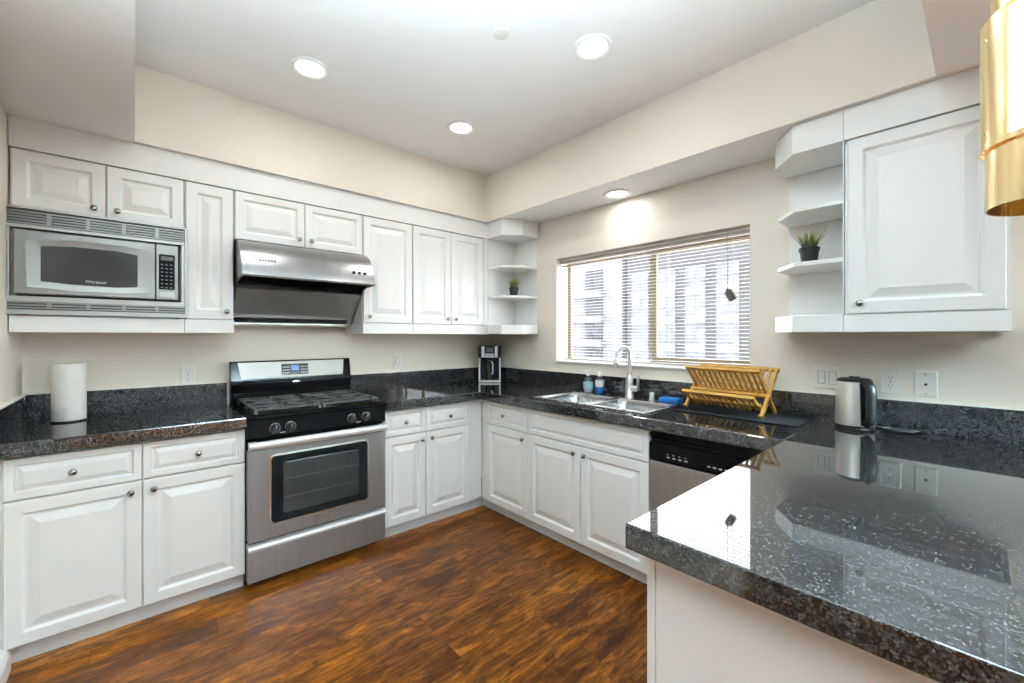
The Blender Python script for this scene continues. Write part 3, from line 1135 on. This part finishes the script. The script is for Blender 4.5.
for k in range(6):
    x = -0.290 + k * 0.0155
    B.box(x, x + 0.0105, -0.0045, 0.0, -0.006, 0.006)
rm = Matrix.Rotation(R(-25), 3, 'X')
B.v = [tuple(rm @ Vector((p[0], p[1], p[2])) + Vector((0, -0.4925, 1.760))) for p in B.v]
B.build('maker_mark', M['dprint'], hd)

# ------------------------------------------------------------------ microwave
mw = thing('microwave', 'built in stainless microwave with vented trim in the wall cabinets at upper left', 'microwave', (-2.692, -0.33, 1.432))
MX0, MX1 = -0.325, 0.316
B = MB()


def ybox(x0, x1, z0, z1, y0, y1):
    B.box(x0, x1, y0, y1, z0, z1)


# trim kit frame
ybox(MX0, MX1, 0.466, 0.476, -0.024, -0.003)
ybox(MX0, MX1, 0.0, 0.022, -0.024, -0.003)
ybox(MX0, MX0 + 0.014, 0.022, 0.466, -0.024, -0.003)
ybox(MX1 - 0.012, MX1, 0.022, 0.466, -0.024, -0.003)
ybox(MX0 + 0.014, MX1 - 0.012, 0.382, 0.398, -0.024, -0.003)
ybox(MX0 + 0.014, MX1 - 0.012, 0.058, 0.082, -0.024, -0.003)
ybox(MX0 + 0.014, MX0 + 0.026, 0.082, 0.382, -0.022, -0.003)
ybox(MX1 - 0.026, MX1 - 0.012, 0.082, 0.382, -0.022, -0.003)
B.build('trim_frame', M['mtrim'], mw, bevel=0.0015)
B = MB()
ybox(MX0 + 0.014, MX1 - 0.012, 0.398, 0.466, -0.010, -0.004)
ybox(MX0 + 0.014, MX1 - 0.012, 0.022, 0.058, -0.010, -0.004)
ybox(-0.280, 0.272, 0.083, 0.380, -0.006, 0.26)
B.build('cavity_box', M['plastic'], mw)
for z0, n in ((0.402, 5), (0.027, 3)):
    B = MB()
    for i in range(n):
        z = z0 + i * 0.0125
        B.box(MX0 + 0.016, MX1 - 0.014, -0.021, -0.0105, z, z + 0.0065)
    for k in range(1, 5):
        x = MX0 + 0.01 + k * 0.125
        B.box(x, x + 0.014, -0.022, -0.0105, z0, z0 + n * 0.0125 - 0.006)
    B.build('vent_louvre', M['msteel'], mw)
# door
DX0, DX1, DS = -0.286, 0.276, 0.186
B = MB()
B.box(DX0, DS - 0.001, -0.046, -0.0065, 0.090, 0.372)
md = B.build('door', M['msteel'], mw, bevel=0.004)
B = MB()
a = [(-0.245, 0.120), (-0.1, 0.110), (0.06, 0.110), (0.175, 0.122), (0.180, 0.330), (0.06, 0.342), (-0.1, 0.342), (-0.250, 0.328)]
b = [(-0.205, 0.148), (-0.1, 0.140), (0.04, 0.138), (0.118, 0.146), (0.118, 0.303), (0.04, 0.314), (-0.1, 0.315), (-0.205, 0.305)]
B.loft([[(x, -0.0462, z) for x, z in a], [(x, -0.052, z) for x, z in a], [(x, -0.0475, z) for x, z in b]])
B.build('window_bezel', M['msteel'], md, smooth=20)
B = MB()
B.loft([[(x, -0.0477, z) for x, z in b], [(x, -0.0492, z) for x, z in b]])
mwin = B.build('door_window', M['micglass'], md)
text_mesh('window_print', 'Whirlpool', 0.017, M['print'], mwin, (-0.03, -0.0497, 0.158), Matrix(FRONT), 0.0003)
B = MB()
B.box(DS + 0.001, DX1, -0.046, -0.0065, 0.090, 0.372)
mp = B.build('control_panel', M['msteel'], mw, bevel=0.003)
B = MB()
pts = rrect(0.198, 0.262, 0.142, 0.322, 0.006)
B.loft([[(x, -0.0462, z) for x, z in pts], [(x, -0.0478, z) for x, z in pts]])
kp = B.build('keypad', M['black'], mp)
B = MB()
B.box(0.206, 0.254, -0.0486, -0.0479, 0.292, 0.312)
for i in range(3):
    for j in range(7):
        x, z = 0.206 + i * 0.018, 0.150 + j * 0.0195
        B.box(x, x + 0.010, -0.0486, -0.0479, z, z + 0.0055)
B.build('key_print', M['dprint'], kp)
B = MB()
B.box(0.200, 0.260, -0.0495, -0.0461, 0.102, 0.130)
B.build('door_button', M['mtrim'], mp, bevel=0.002)

# ------------------------------------------------------------------ dishwasher
dw = thing('dishwasher', 'stainless dishwasher with black control strip right of the sink cabinet', 'dishwasher', (0, -2.018, 0), RB)
MB().box(0.004, 0.598, -0.570, -0.03, 0.09, 0.854).build('tub', M['plastic'], dw)
MB().box(0.004, 0.598, -0.53, -0.50, 0.0, 0.089).build('toe_kick', M['plastic'], dw)
MB().box(0.004, 0.598, -0.597, -0.571, 0.10, 0.697).build('door', M['dsteel'], dw, bevel=0.003)
B = MB()
B.prism([(-0.571, 0.702), (-0.600, 0.702), (-0.604, 0.712), (-0.604, 0.790), (-0.588, 0.800), (-0.588, 0.815), (-0.600, 0.822), (-0.598, 0.846), (-0.571, 0.846)], 'x', 0.004, 0.598)
cpn = B.build('control_panel', M['black'], dw, bevel=0.002)
B = MB()
for i in range(4):
    B.box(0.10 + i * 0.030, 0.116 + i * 0.030, -0.6052, -0.6042, 0.728, 0.734)
    B.box(0.30 + i * 0.026, 0.314 + i * 0.026, -0.6052, -0.6042, 0.728, 0.734)
    B.box(0.10 + i * 0.030, 0.110 + i * 0.030, -0.6052, -0.6042, 0.744, 0.747)
B.build('button_print', M['print'], cpn)

# ------------------------------------------------------------------ sink, faucet
sk = thing('double_sink', 'stainless double bowl drop in sink under the window', 'sink', (-0.30, -1.535, 0.915))
B = MB()
X0, X1, Y0, Y1 = -0.245, 0.248, -0.418, 0.418
BX0, BX1 = -0.205, 0.135
b1 = (Y0 + 0.035, -0.022)
b2 = (0.022, Y1 - 0.035)
# rim plate with two rounded holes: build by lofting hole outlines down into bowls
xs = [X0, BX0, BX1, X1]
ys = [Y0, b1[0], b1[1], b2[0], b2[1], Y1]
B.cells(xs, ys, lambda i, j: not (i == 1 and j in (1, 3)), 0.0005, 0.007)
B.build('rim', M['sink'], sk, bevel=0.003)
for (y0, y1) in (b1, b2):
    B = MB()
    loops = []
    for ins, z, r in ((0.0, 0.004, 0.012), (0.002, -0.006, 0.05), (0.008, -0.03, 0.06), (0.014, -0.13, 0.06), (0.03, -0.165, 0.06), (0.07, -0.172, 0.05)):
        pts = rrect(BX0 + ins, BX1 - ins, y0 + ins, y1 - ins, r)
        loops.append([(p[0], p[1], z) for p in pts])
    outer = []
    for ins, z, r in ((0.066, -0.178, 0.05), (0.024, -0.170, 0.06), (0.006, -0.13, 0.06), (0.0005, -0.03, 0.05), (-0.0, -0.0, 0.012)):
        pts = rrect(BX0 + ins, BX1 - ins, y0 + ins, y1 - ins, r)
        outer.append([(p[0], p[1], z) for p in pts])
    B.loft(loops, cap0=False)
    bw_ = B.build('bowl', M['sink'], sk, smooth=50)
    B = MB()
    B.lathe([(0.042, 0.0), (0.042, 0.003), (0.034, 0.003), (0.030, 0.0005), (0, 0.0005)], ((BX0 + BX1) / 2, (y0 + y1) / 2, -0.1715), 'z', 20)
    B.build('drain', M['chrome'], bw_, smooth=40)

ZR = 0.9225
fc = thing('faucet', 'brushed nickel gooseneck kitchen faucet with side lever behind the sink', 'faucet', (-0.105, -1.585, ZR))
B = MB()
B.lathe([(0.033, 0), (0.033, 0.006), (0.028, 0.012), (0.027, 0.10), (0.024, 0.125), (0.017, 0.150)], (0, 0, 0), 'z', 20)
B.build('body', M['nickel'], fc, smooth=40)
B = MB()
path = [(0, 0, 0.145), (0, 0, 0.20), (0, 0.0, 0.26)]
dxy = Vector((-0.82, 0.57, 0)).normalized()
rad = 0.043
for i in range(0, 13):
    a = PI * i / 12
    path.append(tuple(dxy * (rad - rad * math.cos(a)) + Vector((0, 0, 0.298 + rad * math.sin(a)))))
e_ = dxy * 2 * rad
path.append((e_.x * 1.05, e_.y * 1.05, 0.265))
B.tube(path, 0.0135, 12)
B.build('gooseneck', M['nickel'], fc, smooth=50)
B = MB()
B.tube([(e_.x * 1.05, e_.y * 1.05, 0.268), (e_.x * 1.1, e_.y * 1.1, 0.243), (e_.x * 1.15, e_.y * 1.15, 0.212), (e_.x * 1.18, e_.y * 1.18, 0.198)], [0.014, 0.018, 0.019, 0.015], 14)
B.build('spray_head', M['nickel'], fc, smooth=50)
B = MB()
B.tube([(0, -0.015, 0.062), (0, -0.045, 0.064), (0, -0.066, 0.068)], [0.022, 0.021, 0.017], 14)
B.tube([(0, -0.058, 0.068), (0, -0.064, 0.10), (0, -0.068, 0.150)], [0.012, 0.010, 0.009], 10)
B.build('lever_handle', M['nickel'], fc, smooth=50)

t = thing('air_gap', 'small cylindrical nickel air gap cap beside the faucet', 'air gap', (-0.098, -1.748, ZR))
MB().lathe([(0.021, 0), (0.021, 0.004), (0.018, 0.006), (0.018, 0.046), (0.015, 0.052), (0, 0.053)], (0, 0, 0), 'z', 16).build('cap', M['nickel'], t, smooth=40)
t.children[0].name = 'cap'

# soaps
t = thing('soap_dispenser', 'clear pump bottle with pale teal label behind the sink', 'soap bottle', (-0.095, -1.232, ZR))
MB().lathe([(0.026, 0), (0.033, 0.004), (0.036, 0.03), (0.036, 0.075), (0.028, 0.105), (0.014, 0.122), (0.012, 0.128)], (0, 0, 0), 'z', 20).build('bottle', M['clear'], t, smooth=50)
MB().lathe([(0.030, 0.005), (0.0335, 0.03), (0.0335, 0.05), (0.0, 0.051)], (0, 0, 0), 'z', 18).build('liquid', M['pale'], t, smooth=40)
MB().lathe([(0.0362, 0.028), (0.0366, 0.04), (0.0366, 0.068), (0.0362, 0.078)], (0, 0, 0), 'z', 20, cap=False).build('label', M['teal'], t, smooth=50)
B = MB()
B.lathe([(0.015, 0.126), (0.015, 0.138), (0.006, 0.140), (0.006, 0.158), (0.012, 0.160), (0.012, 0.167), (0.0, 0.168)], (0, 0, 0), 'z', 14)
B.bar((0, 0, 0.164), (-0.035, 0.012, 0.160), 0.010, 0.006, (0, 1, 0))
B.build('pump', M['wplastic'], t, smooth=40)
t = thing('dish_soap', 'white capped bottle of blue dish soap behind the sink', 'soap bottle', (-0.090, -1.330, ZR))
MB().lathe([(0.026, 0), (0.030, 0.004), (0.031, 0.03), (0.029, 0.062)], (0, 0, 0), 'z', 20).build('bottle_filled_base', M['blue'], t, smooth=50)
MB().lathe([(0.029, 0.0622), (0.031, 0.075), (0.031, 0.095), (0.024, 0.118), (0.014, 0.130)], (0, 0, 0), 'z', 20).build('bottle', M['clear'], t, smooth=50)
MB().lathe([(0.0302, 0.05), (0.0315, 0.06), (0.0318, 0.092), (0.0312, 0.096)], (0, 0, 0), 'z', 20, cap=False).build('label', M['wplastic'], t, smooth=50)
MB().lathe([(0.017, 0.126), (0.017, 0.146), (0.010, 0.150), (0.008, 0.160), (0.0, 0.161)], (0, 0, 0), 'z', 14).build('cap', M['wplastic'], t, smooth=40)
# sponge on the sink ledge
t = thing('sponge', 'bright blue sponge with darker scrub side on the sink ledge', 'sponge', (-0.098, -1.872, ZR), R(3))
MB().box(-0.036, 0.036, -0.062, 0.062, 0.0085, 0.030).build('foam', M['sblue'], t, bevel=0.004)
MB().box(-0.036, 0.036, -0.062, 0.062, 0.0, 0.008).build('scrub_layer', M['sblue2'], t, bevel=0.002)

# ------------------------------------------------------------------ drying mat, dish rack
B = MB()
pts = rrect(-0.315, -0.026, -2.600, -1.968, 0.02)
loops = []
for ins, z in ((0.002, 0.9155), (0, 0.918), (0.0, 0.920), (0.004, 0.922)):
    loops.append([(p[0] + (ins if p[0] < -0.17 else -ins), p[1] + (ins if p[1] < -2.28 else -ins), z) for p in pts])
tag(B.loft(loops).build('drying_mat', M['mat']), 'thin black drying mat spread beneath the bamboo dish rack', 'mat')
rk = thing('dish_rack', 'folding bamboo dish rack standing on the black mat', 'dish rack', (-0.157, -2.244, 0.928), RB - R(7))


def rack_frame(name, p0, p1, smin, smax, w=0.018, n=12, half=0.206, foot=True, rails=(1.0,), thin=0.009):
    """two side bars from p0 to p1 (y, z), n slats between fractions smin..smax, rails across"""
    B = MB()
    P = lambda x, f: (x, p0[0] + (p1[0] - p0[0]) * f, p0[1] + (p1[1] - p0[1]) * f)
    for x in (-half, half):
        B.bar(P(x, 0), P(x, 1), 0.014, w)
    for f in rails:
        a, b = P(-half - 0.012, f), P(half + 0.012, f)
        B.bar(a, b, 0.017, 0.017, (0, p1[0] - p0[0], p1[1] - p0[1]))
    for i in range(n):
        x = -half + 2 * half * (i + 1) / (n + 1)
        B.bar(P(x, smin), P(x, smax), 0.013, thin)
    return B.build(name, M['bamboo'], rk, bevel=0.001)


rack_frame('back_leaning_frame', (-0.088, 0.004), (0.088, 0.240), 0.44, 1.0, rails=(0.42, 0.97))
rack_frame('front_leaning_frame', (0.100, 0.004), (-0.095, 0.236), 0.50, 1.0, half=0.190, rails=(0.50, 0.97))
rack_frame('lower_tray', (-0.138, 0.102), (-0.020, 0.022), 0.02, 0.98, half=0.184, rails=(0.02, 0.55), n=11)
B = MB()
for x in (-0.206, 0.206):
    B.lathe([(0.007, -0.012), (0.007, 0.012)], (x, -0.088, 0.012), 'x', 10)
B.build('foot_pegs', M['bamboo'], rk, smooth=40)

# ------------------------------------------------------------------ kettle
kt = thing('electric_kettle', 'stainless electric kettle with black handle on the granite below the switches', 'kettle', (-0.125, -2.778, 0.9155))
MB().lathe([(0.071, 0), (0.073, 0.004), (0.073, 0.014), (0.069, 0.018)], (0, 0, 0), 'z', 28).build('power_base', M['plastic'], kt, smooth=40)
MB().lathe([(0.072, 0.0185), (0.0725, 0.024), (0.0705, 0.10), (0.066, 0.205), (0.0655, 0.213)], (0, 0, 0), 'z', 32).build('body', M['ksteel'], kt, smooth=40)
B = MB()
B.lathe([(0.0657, 0.2135), (0.0657, 0.220), (0.056, 0.228), (0.020, 0.231), (0.020, 0.236), (0.0, 0.237)], (0, 0, 0), 'z', 28)
B.build('lid', M['plastic'], kt, smooth=40)
sp = Vector((0.35, 0.94, 0)).normalized()
B = MB()
B.loft([[(sp.x * d + q * -sp.y * 0.02 * k, sp.y * d + q * sp.x * 0.02 * k, z) for d, q, z in ((0.056, -1, 0.212), (0.056, 1, 0.212), (0.060, 1, 0.165), (0.060, -1, 0.165))] if k < 1.01 else None for k in (1,)] +
       [[(sp.x * d + q * -sp.y * 0.008, sp.y * d + q * sp.x * 0.008, z) for d, q, z in ((0.080, -1, 0.214), (0.080, 1, 0.214), (0.064, 1, 0.175), (0.064, -1, 0.175))]])
B.build('spout', M['ksteel'], kt, smooth=40)
hv = Vector((-0.73, -0.67, 0)).normalized()
B = MB()
side_ = Vector((-hv.y, hv.x, 0))
hp = [(0.062, 0.205), (0.084, 0.212), (0.100, 0.200), (0.106, 0.165), (0.105, 0.09), (0.098, 0.045), (0.072, 0.030)]
B.tube([tuple(hv * d + Vector((0, 0, z))) for d, z in hp], [0.017, 0.018, 0.019, 0.019, 0.019, 0.018, 0.016], 12)
B.bar(tuple(hv * 0.070 + Vector((0, 0, 0.024))), tuple(hv * 0.066 + Vector((0, 0, 0.210))), 0.040, 0.014, tuple(side_))
B.build('handle', M['plastic'], kt, smooth=60)
# cord
B = MB()
path = []
for i in range(41):
    f = i / 40
    a = f * 2 * PI * 1.6
    path.append((-0.085 + 0.030 * math.cos(a) * (1 - 0.2 * f), -2.92 - 0.055 * math.sin(a) - 0.02 * f, 0.9205 + 0.010 * f))
path = [(-0.06, -2.83, 0.9215), (-0.055, -2.87, 0.9205)] + path
B.tube(path, 0.0042, 8)
cdt = tag(B.build('power_cord', M['plastic'], smooth=60), 'coiled black power cord lying right of the kettle', 'cord')
B = MB()
B.tube([(-0.075, -2.985, 0.932), (-0.092, -3.01, 0.930), (-0.10, -3.022, 0.929)], [0.008, 0.011, 0.011], 10)
B.build('plug', M['plastic'], cdt, smooth=40)

# ------------------------------------------------------------------ coffee maker
cm = thing('coffee_maker', 'black and stainless drip coffee maker in the counter corner', 'coffee maker', (-0.146, -0.141, 0.9155), R(-41))
W2, D2, HT = 0.100, 0.062, 0.335
B = MB()
B.box(-W2, W2, -D2, D2, 0, 0.022)
B.box(-W2, W2, 0.025, D2, 0.022, HT)
B.box(-W2, W2, -D2, 0.0249, 0.225, HT)
B.build('housing', M['plastic'], cm, bevel=0.004)
B = MB()
for sx in (-1, 1):
    B.box(sx * 0.060 - 0.013, sx * 0.060 + 0.013, -D2 - 0.004, -D2, 0.228, HT - 0.006)
    B.box(sx * (W2 - 0.007) - 0.007, sx * (W2 - 0.007) + 0.007, -D2 - 0.0035, 0.020, 0.0225, 0.2245)
B.box(-W2, W2, -D2 - 0.003, -D2, 0.003, 0.020)
B.box(-0.042, 0.042, -D2 - 0.004, -D2, 0.228, 0.246)
B.box(-0.042, 0.042, -D2 - 0.004, -D2, 0.252, 0.262)
B.build('steel_trim', M['silver'], cm, bevel=0.001)
B = MB()
B.box(-0.030, 0.030, -D2 - 0.003, -D2, 0.275, 0.315)
B.build('display', M['dprint'], cm)
B = MB()
B.lathe([(0.038, 0.024), (0.043, 0.05), (0.044, 0.10), (0.040, 0.15), (0.034, 0.185), (0.036, 0.195)], (0, -0.020, 0), 'z', 22)
ca = B.build('carafe', M['coffee'], cm, smooth=40)
MB().lathe([(0.040, 0.195), (0.040, 0.205), (0.02, 0.215), (0, 0.216)], (0, -0.018, 0), 'z', 20).build('carafe_lid', M['plastic'], ca, smooth=40)
B = MB()
B.tube([(0.02, -0.055, 0.19), (0.03, -0.076, 0.17), (0.03, -0.078, 0.10), (0.02, -0.058, 0.075)], 0.008, 8)
B.build('carafe_handle', M['silver'], ca, smooth=40)

# ------------------------------------------------------------------ paper towel
pt = thing('paper_towel_roll', 'white paper towel roll standing on a thin dark base by the left wall', 'paper towel', (-2.828, -0.145, 0.9155))
MB().lathe([(0.066, 0), (0.067, 0.003), (0.066, 0.006), (0.0, 0.0065)], (0, 0, 0), 'z', 30).build('holder_base', M['plastic'], pt, smooth=40)
MB().lathe([(0.019, 0.0075), (0.061, 0.0075), (0.062, 0.010), (0.062, 0.283), (0.060, 0.2855), (0.021, 0.2855), (0.019, 0.282)], (0, 0, 0), 'z', 36, cap=False).build('paper_roll', M['paper'], pt, smooth=40)
MB().lathe([(0.006, 0.0068), (0.006, 0.284), (0.004, 0.287), (0, 0.2875)], (0, 0, 0), 'z', 10).build('holder_post', M['chrome'], pt, smooth=40)

# ------------------------------------------------------------------ plants


def plant(label, loc, seed):
    rnd = random.Random(seed)
    t = thing('potted_plant', label, 'plant', loc, 0, 'artificial grass plants on the shelves')
    B = MB()
    B.lathe([(0.030, 0), (0.032, 0.002), (0.038, 0.062), (0.042, 0.063), (0.043, 0.078), (0.039, 0.078), (0.037, 0.068)], (0, 0, 0), 'z', 20, cap=False)
    B.add([(0.030 * math.cos(2 * PI * i / 20), 0.030 * math.sin(2 * PI * i / 20), 0.0) for i in range(20)], [tuple(range(20))])
    B.build('pot', M['pot'], t, smooth=40)
    MB().lathe([(0.036, 0.0695), (0.020, 0.074), (0, 0.075)], (0, 0, 0), 'z', 16).build('moss', M['soil'], t, smooth=40)
    B = MB()
    for i in range(130):
        a = rnd.uniform(0, 2 * PI)
        r0 = 0.030 * math.sqrt(rnd.random())
        lean = 0.006 + (r0 / 0.030) * rnd.uniform(0.015, 0.062)
        h = rnd.uniform(0.070, 0.115) * (1 - 0.25 * (r0 / 0.03) * rnd.random())
        d = Vector((math.cos(a), math.sin(a), 0))
        s_ = Vector((-d.y, d.x, 0))
        w0 = rnd.uniform(0.0016, 0.0028)
        base = d * r0 + Vector((0, 0, 0.070))
        loops = []
        for k in range(5):
            f = k / 4
            c = base + d * lean * f ** 1.7 + Vector((0, 0, h * (f - 0.12 * f * f)))
            wk = w0 * (1 - f) ** 0.7 + 0.0002
            loops.append([tuple(c + s_ * wk), tuple(c - s_ * wk), tuple(c - d * wk * 0.5)])
        B.loft(loops)
    B.build('grass_blades', M['grass'], t)
    return t


plant('potted grass plant on the corner shelf between wall cabinets and window', (-0.150, -0.475, 1.6755), 3)
plant('yellow tipped potted grass plant on the open shelf above the kettle', (-0.200, -2.622, 1.6755), 8)

# ------------------------------------------------------------------ outlets and switches (local -y out of the wall)


def plate(B, w, h, y=0.0):
    pts = rrect(-w / 2, w / 2, -h / 2, h / 2, 0.006, 4)
    p2 = rrect(-w / 2 + 0.004, w / 2 - 0.004, -h / 2 + 0.004, h / 2 - 0.004, 0.004, 4)
    B.loft([[(x, -0.0005, z) for x, z in pts], [(x, -0.003, z) for x, z in pts], [(x, -0.006, z) for x, z in p2]])


def outlet(label, loc, rotz):
    t = thing('wall_outlet', label, 'outlet', loc, rotz, 'duplex wall outlets')
    B = MB()
    plate(B, 0.072, 0.116)
    B.build('cover_plate', M['plate'], t, smooth=30)
    for z in (-0.0205, 0.0205):
        B = MB()
        pts = rrect(-0.0165, 0.0165, z - 0.0155, z + 0.0155, 0.010, 5)
        B.loft([[(x, -0.0061, q) for x, q in pts], [(x, -0.0078, q) for x, q in pts]])
        s_ = B.build('receptacle', M['plate'], t)
        B = MB()
        B.box(-0.0075, -0.0055, -0.0083, -0.0079, z - 0.001, z + 0.007)
        B.box(0.0055, 0.0075, -0.0083, -0.0079, z, z + 0.007)
        B.lathe([(0.0026, -0.0004), (0.0026, 0.0)], (0, -0.0079, z - 0.007), 'y', 10)
        B.build('slots', M['slot'], s_)
    MB().lathe([(0.003, -0.0012), (0.003, 0.0)], (0, -0.006, 0), 'y', 10).build('screw', M['chrome'], t)
    return t


ou = outlet('wall outlet left of the stove above the short worktop', (-2.347, 0, 1.104), 0)
c = copy_tree(ou)
c.location = (0, -2.889, 1.127)
c.rotation_euler.z = RB
c['label'] = 'wall outlet directly right of the electric kettle'
c = copy_tree(ou)
c.location = (0, -0.330, 1.125)
c.rotation_euler.z = RB
c['label'] = 'wall outlet beside the coffee maker, under the corner shelf'


def switch(label, loc, rotz, gangs, w):
    t = thing('light_switch', label, 'light switch', loc, rotz, 'light switches')
    B = MB()
    plate(B, w, 0.116)
    B.build('cover_plate', M['plate'], t, smooth=30)
    for x in gangs:
        B = MB()
        pts = rrect(x - 0.0165, x + 0.0165, -0.033, 0.033, 0.003, 3)
        MB().loft([[(a, -0.0061, q) for a, q in pts], [(a, -0.0075, q) for a, q in pts]]).build('rocker_gap', M['gap'], t)
        B.prism([(-0.0086, -0.030), (-0.0086, 0.030), (-0.0125, 0.028), (-0.0095, -0.002), (-0.009, -0.028)], 'x', x - 0.013, x + 0.013)
        B.build('rocker', M['plate'], t)
    return t


switch('double rocker light switch on the wall behind the kettle', (0, -2.652, 1.129), RB, (-0.023, 0.023), 0.116)
switch('single rocker light switch on the stove wall between stove and coffee maker', (-0.998, 0, 1.135), 0, (0,), 0.072)
t = thing('phone_jack', 'blank square wall plate with a single dark jack hole', 'phone jack', (0, -3.005, 1.126), RB)
B = MB()
plate(B, 0.074, 0.116)
B.build('cover_plate', M['plate'], t, smooth=30)
MB().lathe([(0.006, -0.0015), (0.006, 0.0)], (0, -0.006, -0.002), 'y', 12).build('jack_hole', M['slot'], t)
B = MB()
for z in (-0.042, 0.042):
    B.lathe([(0.003, -0.0012), (0.003, 0.0)], (0, -0.006, z), 'y', 10)
B.build('screws', M['chrome'], t)

# ------------------------------------------------------------------ ceiling lights


def recessed(label, loc, r=0.078):
    t = thing('recessed_light', label, 'ceiling light', loc, 0, 'recessed ceiling lights')
    MB().lathe([(r - 0.012, -0.0005), (r + 0.014, -0.0005), (r + 0.014, -0.004), (r + 0.004, -0.010), (r - 0.008, -0.008), (r - 0.012, -0.004)], (0, 0, 0), 'z', 36, cap=False).build('trim_ring', M['wplastic'], t, smooth=40)
    MB().lathe([(r - 0.013, -0.001), (r - 0.013, -0.0045), (r - 0.03, -0.006), (0, -0.0065)], (0, 0, 0), 'z', 32).build('diffuser', M['lamp'], t, smooth=40)
    return t


rl = recessed('recessed ceiling light above the stove side, farthest left of the lit discs', (-1.925, -0.905, HC))
for lab, loc in (('recessed ceiling light nearest the window soffit and the camera, largest lit disc', (-0.987, -1.954, HC)),
                 ('recessed ceiling light closest to the inner corner of the raised ceiling', (-1.007, -0.912, HC)),
                 ('round ceiling light in the soffit underside directly above the window', (-0.140, -1.511, HS))):
    c = copy_tree(rl)
    c.location = loc
    c['label'] = lab
for nm, loc in (('kitchen_lamp', (-1.925, -0.905, HC - 0.02)), ('kitchen_lamp', (-0.987, -1.954, HC - 0.02)), ('kitchen_lamp', (-1.007, -0.912, HC - 0.02)), ('kitchen_lamp', (-0.140, -1.511, HS - 0.02))):
    d = area(nm, loc, (0, 0, 0), 0.13, 0.13, 1.9 if loc[2] > 2.4 else 0.8, (0.98, 0.98, 0.95), shape='DISK')
t = thing('sprinkler_cover', 'small white round sprinkler cover on the ceiling between the lights', 'sprinkler', (-1.371, -1.742, HC))
MB().lathe([(0.030, -0.0005), (0.030, -0.008), (0.036, -0.009), (0.036, -0.012), (0.030, -0.014), (0, -0.0145)], (0, 0, 0), 'z', 24).build('cover_disc', M['plate'], t, smooth=30)

# ------------------------------------------------------------------ pendant lamp over the peninsula
pd = thing('pendant_lamp', 'tiered brushed brass pendant lamp hanging over the peninsula at upper right', 'pendant lamp', (-1.278, -3.279, 1.590))
RP = 0.108


def shell(B, r, z0, z1, a0, a1, th=0.0022, n=48):
    loops = []
    for i in range(n + 1):
        a = R(a0 + (a1 - a0) * i / n)
        c_, s_ = math.cos(a), math.sin(a)
        loops.append([(r * c_, r * s_, z0), (r * c_, r * s_, z1), ((r - th) * c_, (r - th) * s_, z1), ((r - th) * c_, (r - th) * s_, z0)])
    full = abs(a1 - a0) >= 360
    B.loft(loops, not full, not full)


B = MB()
shell(B, RP - 0.004, 0.0, 0.127, 0, 360)
B.build('lower_band', M['brass'], pd, smooth=30)
B = MB()
shell(B, RP + 0.002, 0.1285, 0.372, 20, 137, n=30)
shell(B, RP + 0.002, 0.1285, 0.372, 235, 330, n=24)
B.build('middle_band', M['brass'], pd, smooth=30)
B = MB()
for z in (0.150, 0.335):
    a = R(112)
    c_ = Vector((math.cos(a), math.sin(a), 0)) * (RP + 0.002)
    B.bar(tuple(c_ + Vector((0, 0, z))), tuple(c_ * 1.012 + Vector((0, 0, z))), 0.004, 0.004, (0, 0, 1))
B.build('rivets', M['knob'], pd)
B = MB()
shell(B, RP - 0.0035, 0.129, 0.372, 0, 360)
B.build('glass_sleeve', M['pglow'], pd, smooth=30)
B = MB()
shell(B, RP + 0.004, 0.117, 0.128, 0, 360)
B.build('rim_ring', M['brass'], pd, smooth=30)
B = MB()
shell(B, RP - 0.012, 0.385, 0.56, 0, 360)
B.build('upper_band', M['brass'], pd, smooth=30)
MB().lathe([(0.045, 0.09), (0.045, 0.55)], (0, 0, 0), 'z', 24).build('diffuser', M['pglow'], pd, smooth=30)
MB().lathe([(RP - 0.008, 0.070), (RP - 0.008, 0.074), (0, 0.074)], (0, 0, 0), 'z', 32).build('glow_block_plate', M['brass'], pd, smooth=30)  # added plate, keeps the sleeve's glow out of the lower band
B = MB()
for a in (0, 120, 240):
    B.bar((0.045 * math.cos(R(a)), 0.045 * math.sin(R(a)), 0.30), ((RP - 0.007) * math.cos(R(a)), (RP - 0.007) * math.sin(R(a)), 0.30), 0.006, 0.006, (0, 0, 1))
    B.bar((0.045 * math.cos(R(a)), 0.045 * math.sin(R(a)), 0.10), ((RP - 0.0065) * math.cos(R(a)), (RP - 0.0065) * math.sin(R(a)), 0.10), 0.006, 0.006, (0, 0, 1))
    B.bar((0.045 * math.cos(R(a)), 0.045 * math.sin(R(a)), 0.45), ((RP - 0.0145) * math.cos(R(a)), (RP - 0.0145) * math.sin(R(a)), 0.45), 0.006, 0.006, (0, 0, 1))
B.build('spider_arms', M['brass'], pd)
MB().lathe([(0.005, 0.55), (0.005, 0.70)], (0, 0, 0), 'z', 10).build('stem', M['brass'], pd, smooth=30)
MB().lathe([(0.055, 0.717), (0.055, 0.705), (0.045, 0.698), (0, 0.697)], (0, 0, 0), 'z', 24).build('ceiling_canopy', M['brass'], pd, smooth=30)
